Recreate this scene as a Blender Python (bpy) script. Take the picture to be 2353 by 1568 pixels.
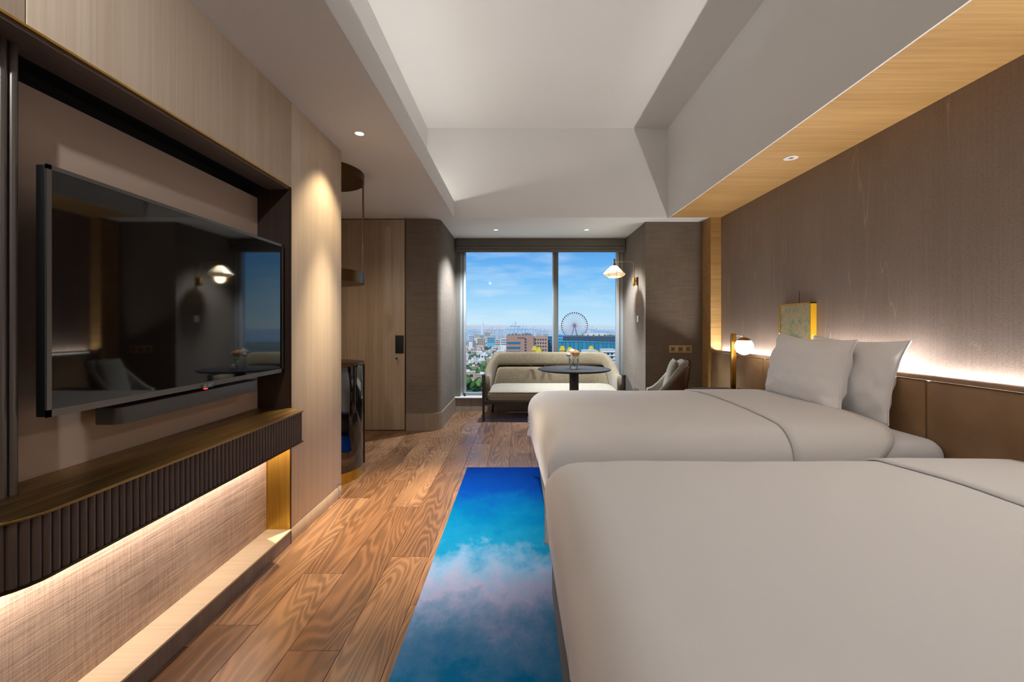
import bpy, bmesh, math, random
from mathutils import Vector, Matrix, noise
for o in list(bpy.data.objects): bpy.data.objects.remove(o)
SC = bpy.context.scene; COL = SC.collection
PI = math.pi; R = math.radians
random.seed(7)
# ---------------------------------------------------------------- camera
# world: X to the right, Y into the room, Z up; eye 1.25 m above the floor
FPX, VX, VY, EYE = 1000.0, 1193.0, 750.0, 1.25
cam = bpy.data.cameras.new('camera'); camo = bpy.data.objects.new('camera', cam); COL.objects.link(camo)
camo.location = (0, 0, EYE); camo.rotation_euler = (R(90), 0, 0)
cam.sensor_width = 36; cam.lens = 36*FPX/2353
cam.shift_x = -(VX-1176.5)/2353; cam.shift_y = -(784-VY)/2353
cam.clip_start = .05; cam.clip_end = 9000
SC.camera = camo
# ---------------------------------------------------------------- world
w = bpy.data.worlds.new('world'); SC.world = w; w.use_nodes = True
nt = w.node_tree; nt.nodes.clear()
def wn(t, **k):
    n = nt.nodes.new(t)
    for a, b in k.items(): setattr(n, a, b)
    return n
tc = wn('ShaderNodeTexCoord'); sx = wn('ShaderNodeSeparateXYZ'); nt.links.new(tc.outputs['Generated'], sx.inputs[0])
rp = wn('ShaderNodeValToRGB'); nt.links.new(sx.outputs['Z'], rp.inputs[0])
e = rp.color_ramp.elements
e[0].position = 0.0; e[0].color = (.62, .84, .98, 1)
e[1].position = 1.0; e[1].color = (.03, .14, .45, 1)
for p, c in ((.05, (.42, .73, .98, 1)), (.10, (.22, .56, .95, 1)), (.18, (.09, .36, .84, 1)), (.45, (.05, .23, .62, 1))):
    q = e.new(p); q.color = c
mp = wn('ShaderNodeMapping'); mp.inputs['Scale'].default_value = (3, 3, 16); mp.inputs['Rotation'].default_value = (0, .12, 0)
nt.links.new(tc.outputs['Generated'], mp.inputs[0])
nz = wn('ShaderNodeTexNoise'); nz.inputs['Scale'].default_value = 2.2; nz.inputs['Detail'].default_value = 8; nz.inputs['Roughness'].default_value = .55
nt.links.new(mp.outputs[0], nz.inputs['Vector'])
cr = wn('ShaderNodeValToRGB'); cr.color_ramp.elements[0].position = .48; cr.color_ramp.elements[1].position = .75
cr.color_ramp.elements[1].color = (.34, .34, .34, 1)
nt.links.new(nz.outputs['Fac'], cr.inputs[0])
mx = wn('ShaderNodeMixRGB'); nt.links.new(cr.outputs[0], mx.inputs[0]); nt.links.new(rp.outputs[0], mx.inputs[1]); mx.inputs[2].default_value = (.9, .96, 1, 1)
bg = wn('ShaderNodeBackground'); bg.inputs[1].default_value = .93; nt.links.new(mx.outputs[0], bg.inputs[0])
wo = wn('ShaderNodeOutputWorld'); nt.links.new(bg.outputs[0], wo.inputs[0])
# sun over the city, behind the building
sl = bpy.data.lights.new('sun', 'SUN'); sl.energy = 3.0; sl.angle = R(.8); sl.color = (1, .98, .95)
so = bpy.data.objects.new('sun', sl); COL.objects.link(so); so.rotation_euler = (R(48), 0, R(-28))
vs = SC.view_settings; SC.display_settings.display_device = 'sRGB'
vs.view_transform = 'Standard'; vs.look = 'None'; vs.gamma = 1; vs.use_curve_mapping = False; vs.exposure = 0.12
# LED and lamp levels in one place
P_COVE, P_HEAD, P_SHELF, P_SPOT, P_BAY, P_RACK, P_FILL = 9.5, 37, 10.5, 720, 330, 50, 8
WARM = (1, .80, .52); LEDW = (1, .95, .90); COVE = (1, .97, .92); NEUT = (.94, .97, 1); DAYC = (.84, .93, 1)
def strip_lamp(name, loc, length, width, energy, color, direction, parent=None, spread=180):
    """area lamp lying on an LED strip that runs along Y; direction = where it shines"""
    l = bpy.data.lights.new(name, 'AREA'); l.shape = 'RECTANGLE'; l.size = width; l.size_y = length; l.energy = energy; l.color = color
    l.spread = R(spread)
    o = bpy.data.objects.new(name, l); COL.objects.link(o)
    z = -Vector(direction).normalized(); y = Vector((0, 1, 0)); x = y.cross(z).normalized(); y = z.cross(x)
    m = Matrix((x, y, z)).transposed().to_4x4(); m.translation = Vector(loc); o.matrix_world = m
    if parent:
        o.parent = parent; o.matrix_parent_inverse = Matrix.Translation(-Vector(parent.location))
    return o
def spot_lamp(name, loc, energy, color, angle, blend=.5, radius=.03, tilt=(0, 0)):
    l = bpy.data.lights.new(name, 'SPOT'); l.energy = energy; l.color = color; l.spot_size = R(angle); l.spot_blend = blend; l.shadow_soft_size = radius
    o = bpy.data.objects.new(name, l); COL.objects.link(o); o.location = loc; o.rotation_euler = (R(tilt[0]), R(tilt[1]), 0)
    return o
def point_lamp(name, loc, energy, color, radius):
    l = bpy.data.lights.new(name, 'POINT'); l.energy = energy; l.color = color; l.shadow_soft_size = radius
    o = bpy.data.objects.new(name, l); COL.objects.link(o); o.location = loc
    return o
# ---------------------------------------------------------------- materials
def srgb(r, g, b):
    f = lambda c: (c/255/12.92) if c/255 <= .04045 else ((c/255+.055)/1.055)**2.4
    return (f(r), f(g), f(b), 1)
class Mat:
    def __init__(s, name, color=(.5, .5, .5, 1), rough=.5, metal=0, spec=.5, coat=0, emit=None, es=0, sheen=0):
        s.m = bpy.data.materials.new(name); s.m.use_nodes = True; s.t = s.m.node_tree; s.b = s.t.nodes['Principled BSDF']
        s.set('Base Color', color); s.set('Roughness', rough); s.set('Metallic', metal); s.set('Specular IOR Level', spec); s.set('Coat Weight', coat)
        s.set('Sheen Weight', sheen)
        if emit: s.set('Emission Color', emit); s.set('Emission Strength', es)
    def set(s, k, v): s.b.inputs[k].default_value = v
    def n(s, t, **k):
        n = s.t.nodes.new(t)
        for a, b in k.items():
            if a in n.inputs: n.inputs[a].default_value = b
            else: setattr(n, a, b)
        return n
    def l(s, a, b): s.t.links.new(a, b)
    def coord(s, scale=(1, 1, 1), rnd=False, kind='Object', rot=(0, 0, 0)):
        t = s.n('ShaderNodeTexCoord'); m = s.n('ShaderNodeMapping'); m.inputs['Scale'].default_value = scale; m.inputs['Rotation'].default_value = rot
        v = t.outputs[kind]
        if rnd:
            oi = s.n('ShaderNodeObjectInfo'); mu = s.n('ShaderNodeVectorMath', operation='SCALE'); cv = s.n('ShaderNodeCombineXYZ')
            s.l(oi.outputs['Random'], cv.inputs[0]); s.l(oi.outputs['Random'], cv.inputs[1]); s.l(oi.outputs['Random'], cv.inputs[2])
            s.l(cv.outputs[0], mu.inputs[0]); mu.inputs['Scale'].default_value = 37.0
            ad = s.n('ShaderNodeVectorMath', operation='ADD'); s.l(v, ad.inputs[0]); s.l(mu.outputs[0], ad.inputs[1]); v = ad.outputs[0]
        s.l(v, m.inputs[0]); return m.outputs[0]
    def noise(s, vec, scale=5, detail=4, rough=.5, dist=0):
        n = s.n('ShaderNodeTexNoise'); n.inputs['Scale'].default_value = scale; n.inputs['Detail'].default_value = detail
        n.inputs['Roughness'].default_value = rough; n.inputs['Distortion'].default_value = dist
        s.l(vec, n.inputs['Vector']); return n.outputs['Fac']
    def ramp(s, fac, stops):
        r = s.n('ShaderNodeValToRGB'); s.l(fac, r.inputs[0]); el = r.color_ramp.elements
        el[0].position, el[0].color = stops[0]; el[1].position, el[1].color = stops[-1]
        for p, c in stops[1:-1]:
            q = el.new(p); q.color = c
        return r.outputs[0]
    def mix(s, fac, a, b, mode='MIX'):
        m = s.n('ShaderNodeMixRGB', blend_type=mode)
        for i, v in ((0, fac), (1, a), (2, b)):
            if isinstance(v, (int, float, tuple)): m.inputs[i].default_value = v
            else: s.l(v, m.inputs[i])
        return m.outputs[0]
    def math(s, op, a, b=0.0):
        m = s.n('ShaderNodeMath', operation=op)
        for i, v in ((0, a), (1, b)):
            if isinstance(v, (int, float)): m.inputs[i].default_value = v
            else: s.l(v, m.inputs[i])
        return m.outputs[0]
    def base(s, c): s.l(c, s.b.inputs['Base Color'])
    def bump(s, h, strength=.3, dist=.01):
        b = s.n('ShaderNodeBump'); b.inputs['Strength'].default_value = strength; b.inputs['Distance'].default_value = dist
        s.l(h, b.inputs['Height']); s.l(b.outputs[0], s.b.inputs['Normal'])
def veneer(name, c1, c2, axis='Z', rough=.45, fine=60, rnd=False):
    M = Mat(name, rough=rough)
    sc = {'X': (.8, fine, fine), 'Y': (fine, .8, fine), 'Z': (fine, fine, .8)}[axis]
    v = M.coord(sc, rnd); f = M.noise(v, 2.0, 5, .65)
    sc2 = tuple(x/8 for x in sc); f2 = M.noise(M.coord(sc2, rnd), 2.0, 3, .5)
    g = M.math('ADD', M.math('MULTIPLY', f, .6), M.math('MULTIPLY', f2, .4))
    M.base(M.ramp(g, [(.36, c2), (.64, c1)])); M.bump(f, .08, .002)
    return M.m
def grasscloth(name, c1, c2, axis, amp=.3):
    M = Mat(name, rough=.85, spec=.2)
    sc = {'X': (3, 3, 160), 'Z': (160, 160, 3), 'Y': (3, 3, 160)}[axis]
    f = M.noise(M.coord(sc), 1.5, 5, .7); f2 = M.noise(M.coord((2, 2, 2)), 1.3, 3, .5)
    sc3 = {'X': (150, 150, 6), 'Y': (150, 150, 6), 'Z': (6, 6, 150)}[axis]
    f3 = M.noise(M.coord(sc3), 1.2, 3, .6)
    g = M.math('ADD', M.math('MULTIPLY', f, .6), M.math('ADD', M.math('MULTIPLY', f2, .2), M.math('MULTIPLY', f3, .2)))
    M.base(M.ramp(g, [(.36, c2), (.64, c1)])); M.bump(g, amp, .004)
    return M.m
M = {}
M['white'] = Mat('ceiling_paint', srgb(224, 223, 222), .9, spec=.1).m
M['panel'] = veneer('oak_panel', srgb(219, 200, 177), srgb(202, 181, 157))
M['panel_door'] = veneer('oak_door', srgb(186, 166, 142), srgb(156, 136, 114))
M['soffit'] = veneer('soffit_veneer', srgb(196, 158, 102), srgb(166, 128, 76), 'X', fine=26)
M['darkwood'] = veneer('dark_wood', srgb(66, 47, 36), srgb(42, 29, 22))
M['headerwood'] = veneer('header_wood', srgb(108, 94, 86), srgb(82, 70, 64), 'Y')
M['ledge'] = veneer('ledge_veneer', srgb(222, 200, 172), srgb(206, 182, 152), 'X', fine=30)
M['ledge_front'] = veneer('ledge_front_veneer', srgb(140, 122, 112), srgb(112, 97, 90))
M['cap'] = veneer('headboard_cap_veneer', srgb(172, 142, 112), srgb(140, 112, 86), 'Y')
M['baywall'] = grasscloth('bay_wallcovering', srgb(128, 116, 104), srgb(99, 88, 78), 'X')
M['basebrd'] = veneer('baseboard_wood', srgb(150, 134, 118), srgb(124, 109, 95), 'Z')
M['fabricwall'] = grasscloth('woven_wallcovering', srgb(222, 196, 176), srgb(140, 114, 102), 'Y', .5)
def wallpaper():
    K = Mat('silk_wallpaper', rough=.6, spec=.3)
    weave = K.noise(K.coord((12, 45, 240)), 1.6, 4, .7)
    streak = K.noise(K.coord((1, 60, 1.1)), 1.4, 5, .6)
    big = K.noise(K.coord((1, 2.2, .5)), 1.2, 3, .5)
    v1 = K.noise(K.coord((1, 3.2, .35)), 1.3, 3, .45, .4)
    ridge = K.math('ABSOLUTE', K.math('SUBTRACT', v1, .5))
    gate = K.ramp(K.noise(K.coord((1, 2.4, 1.3)), 1.3, 2, .5), [(.50, (0, 0, 0, 1)), (.62, (1, 1, 1, 1))])
    thread = K.math('MULTIPLY', K.ramp(ridge, [(0, (1, 1, 1, 1)), (.006, (0, 0, 0, 1))]), gate)
    g = K.math('ADD', K.math('MULTIPLY', weave, .62), K.math('ADD', K.math('MULTIPLY', streak, .16), K.math('MULTIPLY', big, .22)))
    c = K.ramp(g, [(.36, srgb(122, 108, 101)), (.64, srgb(158, 142, 132))])
    K.base(K.mix(K.math('MULTIPLY', thread, .5), c, srgb(190, 172, 156)))
    h = K.math('ADD', K.math('MULTIPLY', weave, .6), K.math('ADD', K.math('MULTIPLY', streak, .35), K.math('MULTIPLY', thread, .9)))
    K.bump(h, .4, .005)
    return K.m
M['wallpaper'] = wallpaper()
M['nichewall'] = Mat('niche_paint', srgb(186, 164, 148), .55, spec=.3).m
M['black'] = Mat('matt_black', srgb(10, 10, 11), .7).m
def floorwood():
    K = Mat('oak_plank', rough=.33, spec=.5)
    n1 = K.noise(K.coord((5.2, .62, 1), True), 1.0, 2, .4, .3)
    ring = K.math('ADD', K.math('MULTIPLY', K.math('SINE', K.math('MULTIPLY', n1, 150)), .5), .5)
    ring = K.math('POWER', ring, 1.6)
    grain = K.noise(K.coord((95, 3, 1), True), 2.0, 4, .6)
    blot = K.noise(K.coord((3, .9, 1), True), 1.6, 3, .5)
    knot = K.noise(K.coord((9, 5, 1), True), 1.0, 2, .5)
    oi = K.n('ShaderNodeObjectInfo')
    tone = K.ramp(oi.outputs['Random'], [(0, srgb(114, 81, 57)), (.5, srgb(128, 94, 68)), (1, srgb(142, 108, 81))])
    g = K.math('ADD', K.math('MULTIPLY', ring, .24), K.math('ADD', K.math('MULTIPLY', grain, .42), K.math('MULTIPLY', blot, .55)))
    d = K.ramp(g, [(.34, (.36, .33, .30, 1)), (.78, (1.16, 1.14, 1.10, 1))])
    c = K.mix(1.0, tone, d, 'MULTIPLY')
    kn = K.ramp(knot, [(.70, (0, 0, 0, 1)), (.80, (1, 1, 1, 1))])
    K.base(K.mix(K.math('MULTIPLY', kn, .6), c, srgb(60, 36, 22))); K.bump(g, .10, .002)
    return K.m
M['plank'] = floorwood()
M['subfloor'] = Mat('subfloor', srgb(176, 140, 106), .8).m
def brushed(name, c1, c2, rough, axis, fine=200):
    K = Mat(name, rough=rough, metal=1)
    sc = {'X': (2, fine, fine), 'Y': (fine, 2, fine), 'Z': (fine, fine, 2)}[axis]
    f = K.noise(K.coord(sc), 1.0, 4, .6); f2 = K.noise(K.coord(tuple(x/25+.5 for x in sc)), 2, 3, .5)
    K.base(K.ramp(K.math('ADD', K.math('MULTIPLY', f, .55), K.math('MULTIPLY', f2, .45)), [(.35, c2), (.65, c1)])); K.bump(f, .08, .001)
    return K.m
M['shelf_top'] = brushed('antique_brass_top', srgb(196, 160, 98), srgb(112, 88, 54), .38, 'Y', 60)
M['brass'] = brushed('brushed_brass', srgb(214, 182, 92), srgb(186, 152, 66), .32, 'Z')
M['brass_plain'] = Mat('satin_brass', srgb(205, 160, 80), .28, 1).m
M['gold_frame'] = Mat('gold_leaf_frame', srgb(214, 164, 30), .5, .35).m
M['bronze'] = Mat('dark_bronze', srgb(96, 74, 46), .35, 1).m
M['flute'] = Mat('brown_lacquer', srgb(92, 74, 64), .32, .25).m
M['flute_back'] = Mat('dark_brown_lacquer', srgb(38, 28, 23), .4).m
M['rod'] = Mat('gunmetal_lacquer', srgb(96, 88, 82), .3, .5).m
M['gloss_black'] = Mat('black_piano_lacquer', srgb(8, 7, 8), .06, coat=1).m
M['chrome'] = Mat('chrome', srgb(200, 200, 200), .12, 1).m
M['steel'] = Mat('aluminium_frame', srgb(196, 200, 204), .35, .6).m
M['winside'] = Mat('window_reveal', srgb(104, 100, 92), .6).m
M['mullion'] = Mat('window_mullion_grey', srgb(92, 94, 92), .5).m
M['tvframe'] = Mat('tv_bezel_metal', srgb(112, 108, 104), .35, .8).m
M['screen'] = Mat('tv_screen_glass', srgb(9, 9, 10), .035, spec=.75).m
M['tvback'] = Mat('tv_black_plastic', srgb(12, 12, 13), .45).m
M['soundbar'] = Mat('soundbar_mesh', srgb(92, 88, 85), .45, .35).m
M['led_red'] = Mat('red_indicator', (1, 0, 0, 1), .4, emit=(1, .05, .05, 1), es=2.0).m
M['grey_print'] = Mat('grey_print', srgb(180, 180, 180), .5).m
def cloth(name, c, amp=.12, rough=.9, scale=220, sheen=.15):
    K = Mat(name, c, rough, spec=.15, sheen=sheen)
    f = K.noise(K.coord((scale, scale, scale)), 1, 2, .5); g = K.noise(K.coord((5, 5, 5)), 1, 3, .5)
    K.bump(K.math('ADD', K.math('MULTIPLY', f, .15), g), amp, .01)
    return K.m
M['linen'] = cloth('white_bed_linen', srgb(231, 229, 228))
M['linen2'] = cloth('white_sheet', srgb(220, 221, 226), .1)
M['pillow'] = cloth('white_pillowcase', srgb(248, 248, 250), .25, scale=120)
M['bedbase'] = cloth('grey_bed_base', srgb(78, 70, 66), .2)
def tweed(name, c1, c2, c3):
    K = Mat(name, rough=.95, spec=.1, sheen=.2)
    f = K.noise(K.coord((140, 140, 140)), 1.6, 3, .8)
    K.base(K.ramp(f, [(.36, c1), (.5, c2), (.64, c3)])); K.bump(f, .4, .004)
    return K.m
M['tweed'] = tweed('taupe_tweed', srgb(66, 57, 44), srgb(112, 99, 79), srgb(150, 136, 113))
M['tweed_light'] = tweed('light_taupe_tweed', srgb(92, 84, 72), srgb(134, 125, 111), srgb(168, 160, 147))
M['shade_fabric'] = grasscloth('roman_shade_linen', srgb(112, 108, 100), srgb(84, 80, 74), 'X', .2)
M['blackwood'] = Mat('ebonised_wood', srgb(36, 30, 30), .4).m
M['tabletop'] = Mat('charcoal_lacquer', srgb(46, 43, 41), .6, spec=.12).m
M['walnut'] = veneer('walnut_shell', srgb(92, 58, 42), srgb(62, 38, 28), 'Z', .35)
M['leather_strap'] = Mat('brown_leather_strap', srgb(74, 46, 34), .5).m
def leather():
    K = Mat('tan_leather', rough=.48, spec=.4)
    f = K.noise(K.coord((120, 120, 120)), 1.5, 4, .6); g = K.noise(K.coord((3, 3, 3)), 1.2, 3, .5)
    K.base(K.ramp(g, [(.35, srgb(138, 106, 74)), (.65, srgb(158, 126, 92))])); K.bump(f, .15, .002)
    return K.m
M['leather'] = leather()
def rugmat():
    K = Mat('dyed_wool', rough=1, spec=.03)
    t = K.n('ShaderNodeTexCoord'); s = K.n('ShaderNodeSeparateXYZ'); K.l(t.outputs['Object'], s.inputs[0])
    n = K.noise(K.coord((2.2, 1.4, 1)), 1.6, 6, .62, .3); n2 = K.noise(K.coord((7, 5, 1)), 1.5, 5, .65); fib = K.noise(K.coord((160, 160, 160)), 1, 2, .6)
    y = K.math('ADD', s.outputs['Y'], K.math('MULTIPLY', K.math('SUBTRACT', n, .5), .7))
    y = K.math('ADD', y, K.math('MULTIPLY', K.math('SUBTRACT', n2, .5), .55))
    y = K.math('DIVIDE', y, 4.0)
    deep, blue, teal = srgb(0, 32, 112), srgb(0, 52, 138), srgb(0, 94, 150)
    pale, lil, teal2, navy = srgb(104, 142, 190), srgb(136, 146, 192), srgb(16, 112, 166), srgb(8, 76, 142)
    c = K.ramp(y, [(.0, deep), (.18, navy), (.30, teal2), (.37, srgb(82, 128, 176)), (.43, lil), (.48, pale), (.54, teal2), (.62, teal), (.75, blue), (.95, deep)])
    v = K.math('ADD', .72, K.math('MULTIPLY', K.math('ADD', K.math('MULTIPLY', fib, .4), K.math('MULTIPLY', n2, .6)), .56))
    cv = K.n('ShaderNodeCombineXYZ')
    for i in range(3): K.l(v, cv.inputs[i])
    K.base(K.mix(1.0, c, cv.outputs[0], 'MULTIPLY')); K.bump(fib, .6, .006)
    return K.m
M['rug'] = rugmat()
def artmat():
    K = Mat('speckled_abstract_paint', rough=.8)
    a = K.noise(K.coord((1, 60, 150), rot=(.6, 0, 0)), 1.2, 3, .7); b = K.noise(K.coord((5, 9, 9)), 1, 3, .5)
    c1 = K.ramp(b, [(.34, srgb(96, 148, 120)), (.46, srgb(188, 196, 170)), (.54, srgb(206, 180, 140)), (.66, srgb(120, 160, 158))])
    c2 = K.ramp(a, [(.40, srgb(70, 88, 70)), (.52, srgb(206, 196, 156)), (.62, srgb(226, 214, 186))])
    K.base(K.mix(.55, c1, c2)); K.bump(a, .3, .003)
    return K.m
M['art'] = artmat()
M['lamp_glass'] = Mat('opal_globe', (1, .9, .75, 1), .3, emit=(1, .86, .66, 1), es=2.2).m
M['shade_glow'] = Mat('lamp_paper', srgb(250, 236, 205), .7, emit=(1, .78, .48, 1), es=.5).m
M['led'] = Mat('led_diffuser', (1, 1, 1, 1), .5, emit=(1, .90, .76, 1), es=12).m
M['led_white'] = Mat('downlight_lens', (1, 1, 1, 1), .5, emit=(1, .93, .82, 1), es=8).m
M['trimwhite'] = Mat('white_enamel', srgb(232, 228, 222), .4).m
M['socket'] = Mat('brass_plate', srgb(196, 168, 116), .4, .5).m
M['socket_grey'] = Mat('grey_module', srgb(128, 120, 108), .5).m
M['switchwhite'] = Mat('white_switch', srgb(222, 218, 212), .4).m
def glassmat(name, tint, refl):
    m = bpy.data.materials.new(name); m.use_nodes = True; t = m.node_tree; t.nodes.clear()
    a = t.nodes.new('ShaderNodeBsdfTransparent'); a.inputs[0].default_value = tint
    b = t.nodes.new('ShaderNodeBsdfGlossy'); b.inputs['Roughness'].default_value = .02
    x = t.nodes.new('ShaderNodeMixShader'); x.inputs[0].default_value = refl
    f = t.nodes.new('ShaderNodeLayerWeight'); f.inputs[0].default_value = .25
    mu = t.nodes.new('ShaderNodeMath'); mu.operation = 'MULTIPLY'; mu.inputs[1].default_value = refl
    t.links.new(f.outputs['Fresnel'], mu.inputs[0]); t.links.new(mu.outputs[0], x.inputs[0])
    o = t.nodes.new('ShaderNodeOutputMaterial'); t.links.new(a.outputs[0], x.inputs[1]); t.links.new(b.outputs[0], x.inputs[2]); t.links.new(x.outputs[0], o.inputs[0])
    return m
M['pane'] = glassmat('window_glass', (.97, .985, .99, 1), .06)
M['vase'] = glassmat('vase_glass', (.97, .985, .99, 1), .7)
M['rose'] = Mat('peach_petal', srgb(250, 206, 164), .7).m
M['rose_w'] = Mat('white_petal', srgb(248, 242, 236), .7).m
M['leaf'] = Mat('leaf_green', srgb(84, 100, 54), .6).m
M['stem'] = Mat('stem_green', srgb(58, 76, 44), .6).m
# ---------------------------------------------------------------- mesh helpers
class MB:
    def __init__(s): s.v = []; s.f = []
    def add(s, vs, fs):
        k = len(s.v); s.v += [tuple(p) for p in vs]; s.f += [tuple(i+k for i in q) for q in fs]; return s
    def box(s, x0, x1, y0, y1, z0, z1):
        return s.add([(x, y, z) for z in (z0, z1) for y in (y0, y1) for x in (x0, x1)],
                     [(0, 2, 3, 1), (4, 5, 7, 6), (0, 1, 5, 4), (2, 6, 7, 3), (0, 4, 6, 2), (1, 3, 7, 5)])
    def prism(s, pts, z0, z1):
        n = len(pts)
        return s.add([(x, y, z0) for x, y in pts]+[(x, y, z1) for x, y in pts],
                     [tuple(range(n-1, -1, -1)), tuple(range(n, 2*n))]+[(i, (i+1) % n, n+(i+1) % n, n+i) for i in range(n)])
    def lathe(s, prof, seg=32, c=(0, 0, 0), a0=0, a1=2*PI):
        full = abs(a1-a0-2*PI) < 1e-6; m = seg if full else seg+1; k = len(prof)
        vs = [(c[0]+r*math.cos(a0+(a1-a0)*i/seg), c[1]+r*math.sin(a0+(a1-a0)*i/seg), c[2]+z) for i in range(m) for r, z in prof]
        fs = []
        for i in range(seg):
            j = (i+1) % m
            for q in range(k-1): fs.append((i*k+q, j*k+q, j*k+q+1, i*k+q+1))
        return s.add(vs, fs)
    def loft(s, rings, close=True, caps=True):
        n = len(rings[0]); vs = [p for r in rings for p in r]; fs = []
        for i in range(len(rings)-1):
            for j in range(n if close else n-1):
                fs.append((i*n+j, i*n+(j+1) % n, (i+1)*n+(j+1) % n, (i+1)*n+j))
        if caps and close: fs += [tuple(range(n-1, -1, -1)), tuple(range((len(rings)-1)*n, len(rings)*n))]
        return s.add(vs, fs)
    def tube(s, pts, r, seg=10):
        pts = [Vector(p) for p in pts]; rs = r if isinstance(r, (list, tuple)) else [r]*len(pts); rings = []; up = None
        for i, p in enumerate(pts):
            t = (pts[min(i+1, len(pts)-1)]-pts[max(i-1, 0)]).normalized()
            if up is None:
                up = Vector((0, 0, 1)) if abs(t.z) < .9 else Vector((1, 0, 0))
            x = t.cross(up).normalized(); up = x.cross(t).normalized()
            rings.append([p+rs[i]*(math.cos(a)*x+math.sin(a)*up) for a in [2*PI*k/seg for k in range(seg)]])
        return s.loft(rings)
    def sphere(s, c, r, u=20, v=12, sz=1):
        return s.lathe([(max(r*math.sin(PI*i/v), 1e-5), -r*sz*math.cos(PI*i/v)) for i in range(v+1)], u, c)
    def grid(s, fn, nu, nv):
        return s.add([fn(i/nu, j/nv) for i in range(nu+1) for j in range(nv+1)],
                     [(i*(nv+1)+j, (i+1)*(nv+1)+j, (i+1)*(nv+1)+j+1, i*(nv+1)+j+1) for i in range(nu) for j in range(nv)])
    def build(s, name, mat, parent=None, loc=(0, 0, 0), smooth=False, bevel=0, kind=None, label=None, seg=2):
        me = bpy.data.meshes.new(name); me.from_pydata(s.v, [], s.f)
        bm = bmesh.new(); bm.from_mesh(me); bmesh.ops.remove_doubles(bm, verts=bm.verts, dist=1e-5); bmesh.ops.recalc_face_normals(bm, faces=bm.faces)
        if bevel: bmesh.ops.bevel(bm, geom=[e for e in bm.edges if e.is_manifold and e.calc_face_angle(0) > .6], offset=bevel, segments=seg, affect='EDGES', profile=.5)
        bm.to_mesh(me); bm.free(); me.materials.append(mat)
        o = bpy.data.objects.new(name, me); COL.objects.link(o); o.location = loc
        if smooth or bevel:
            for p in me.polygons: p.use_smooth = True
            if smooth != 'all': me.set_sharp_from_angle(angle=R(38))
        if parent: o.parent = parent
        if kind: o['kind'] = kind
        if label: o['label'] = label
        return o
def box(x0, x1, y0, y1, z0, z1): return MB().box(x0, x1, y0, y1, z0, z1)
def tag(o, label, cat, group=None, kind=None):
    o['label'] = label; o['category'] = cat
    if group: o['group'] = group
    if kind: o['kind'] = kind
    return o
def thing(name, label, cat, loc=(0, 0, 0), rz=0, group=None):
    o = bpy.data.objects.new(name, None); COL.objects.link(o); o.location = loc; o.rotation_euler = (0, 0, rz); o.empty_display_size = .1
    return tag(o, label, cat, group)
def struct(name, mb, mat, label=None, **k):
    o = mb.build(name, mat, kind='structure', **k)
    if label: o['label'] = label
    return o
def copy_tree(o, parent=None):
    c = o.copy(); COL.objects.link(c)
    if parent: c.parent = parent
    for ch in list(o.children): copy_tree(ch, c)
    return c
def child(parent, name, mb, mat, **k):
    """mesh given in world coordinates, stored relative to a parent that is not rotated"""
    L = parent.location
    mb.v = [(x-L.x, y-L.y, z-L.z) for x, y, z in mb.v]
    return mb.build(name, mat, parent, **k)
# ---------------------------------------------------------------- the room
ZC = 2.54; ZT = 3.60; YB = -1.9; YW = 6.41; YD = 5.21
XP, XN, XR = -1.31, -1.50, 2.385
BL, BR_ = -.949, 1.56
YO = 5.375
floor = struct('floor', box(-2.4, 2.6, YB, YW+.2, -.12, -.021), M['subfloor'], 'oak plank floor running towards the window')
pw, pl = .2, 1.34
pm = None
offs = {0: 1.82, 1: 2.20, 2: 1.676, 3: 2.36, 4: 1.95, 5: 2.55, 6: 1.60}
def plank(cx, cy):
    global pm
    if pm is None:
        o = box(-pw/2+.0007, pw/2-.0007, -pl/2+.0007, pl/2-.0007, -.0205, 0).build('plank', M['plank'], floor, bevel=.001, seg=1); pm = o
    else:
        o = pm.copy(); COL.objects.link(o)
    o.location = (cx, cy, 0)
for c in range(-6, 19):
    x0 = -1.29+pw*c; off = offs.get(c, 1.5+((c*37) % 13)*.1)
    k0 = math.floor((YB-off)/pl); k1 = math.ceil((YW-off)/pl)
    for k in range(k0, k1):
        y = off+pl*(k+.5)
        if x0+pw/2 > .55 and y < 3.9: continue            # under the beds
        if y < -1.0: continue
        plank(x0+pw/2, y)
cei = MB()
cei.box(-2.4, -.77, YB, YW+.2, ZC, ZC+.05)             # low ceiling on the left, floor of the cove
cei.box(-.785, -.77, YB+1.2, 5.16, ZC+.05, 2.73)       # cove lip
cei.box(-1.2, -1.09, YB+1.0, 5.2, ZC+.05, ZT+.1)       # upper left side of the raised ceiling
cei.box(-2.4, 2.6, 5.16, YW+.2, ZC+.05, ZT+.1)
cei.box(-.77, 2.6, 5.16, YW+.2, ZC, ZC+.05)
cei.box(1.765, 1.775, YB, 5.16, ZC-.012, ZT+.05)
cei.box(1.775, 2.6, YB, 5.16, ZC+.02, ZT+.1)
cei.box(-1.2, 1.8, YB+1.0, 5.2, ZT, ZT+.1)
cei.box(-1.2, 1.8, YB, YB+1.2, ZC, ZT+.1)
ceil = struct('ceiling', cei, M['white'], 'white ceiling with a raised tray and hidden cove light')
struct('trim_1', box(1.779, XR, YB, 5.14, ZC-.004, ZC+.018), M['soffit'], 'honey coloured wood soffit above the headboard wall')
struct('trim_2', box(2.262, XR+.02, 5.14, YO, 0, ZC+.018), M['soffit'], 'honey coloured wood post ending the headboard wall')
wr = struct('wall_right', box(XR, XR+.2, YB, 5.14, 0, ZC+.02), M['wallpaper'], 'taupe silk wallpaper above the headboard')
struct('wall_socket', box(BR_+.02, 2.262, YO, YO+.2, .0, ZC), M['baywall'], 'taupe grasscloth wall with sockets')
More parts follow.
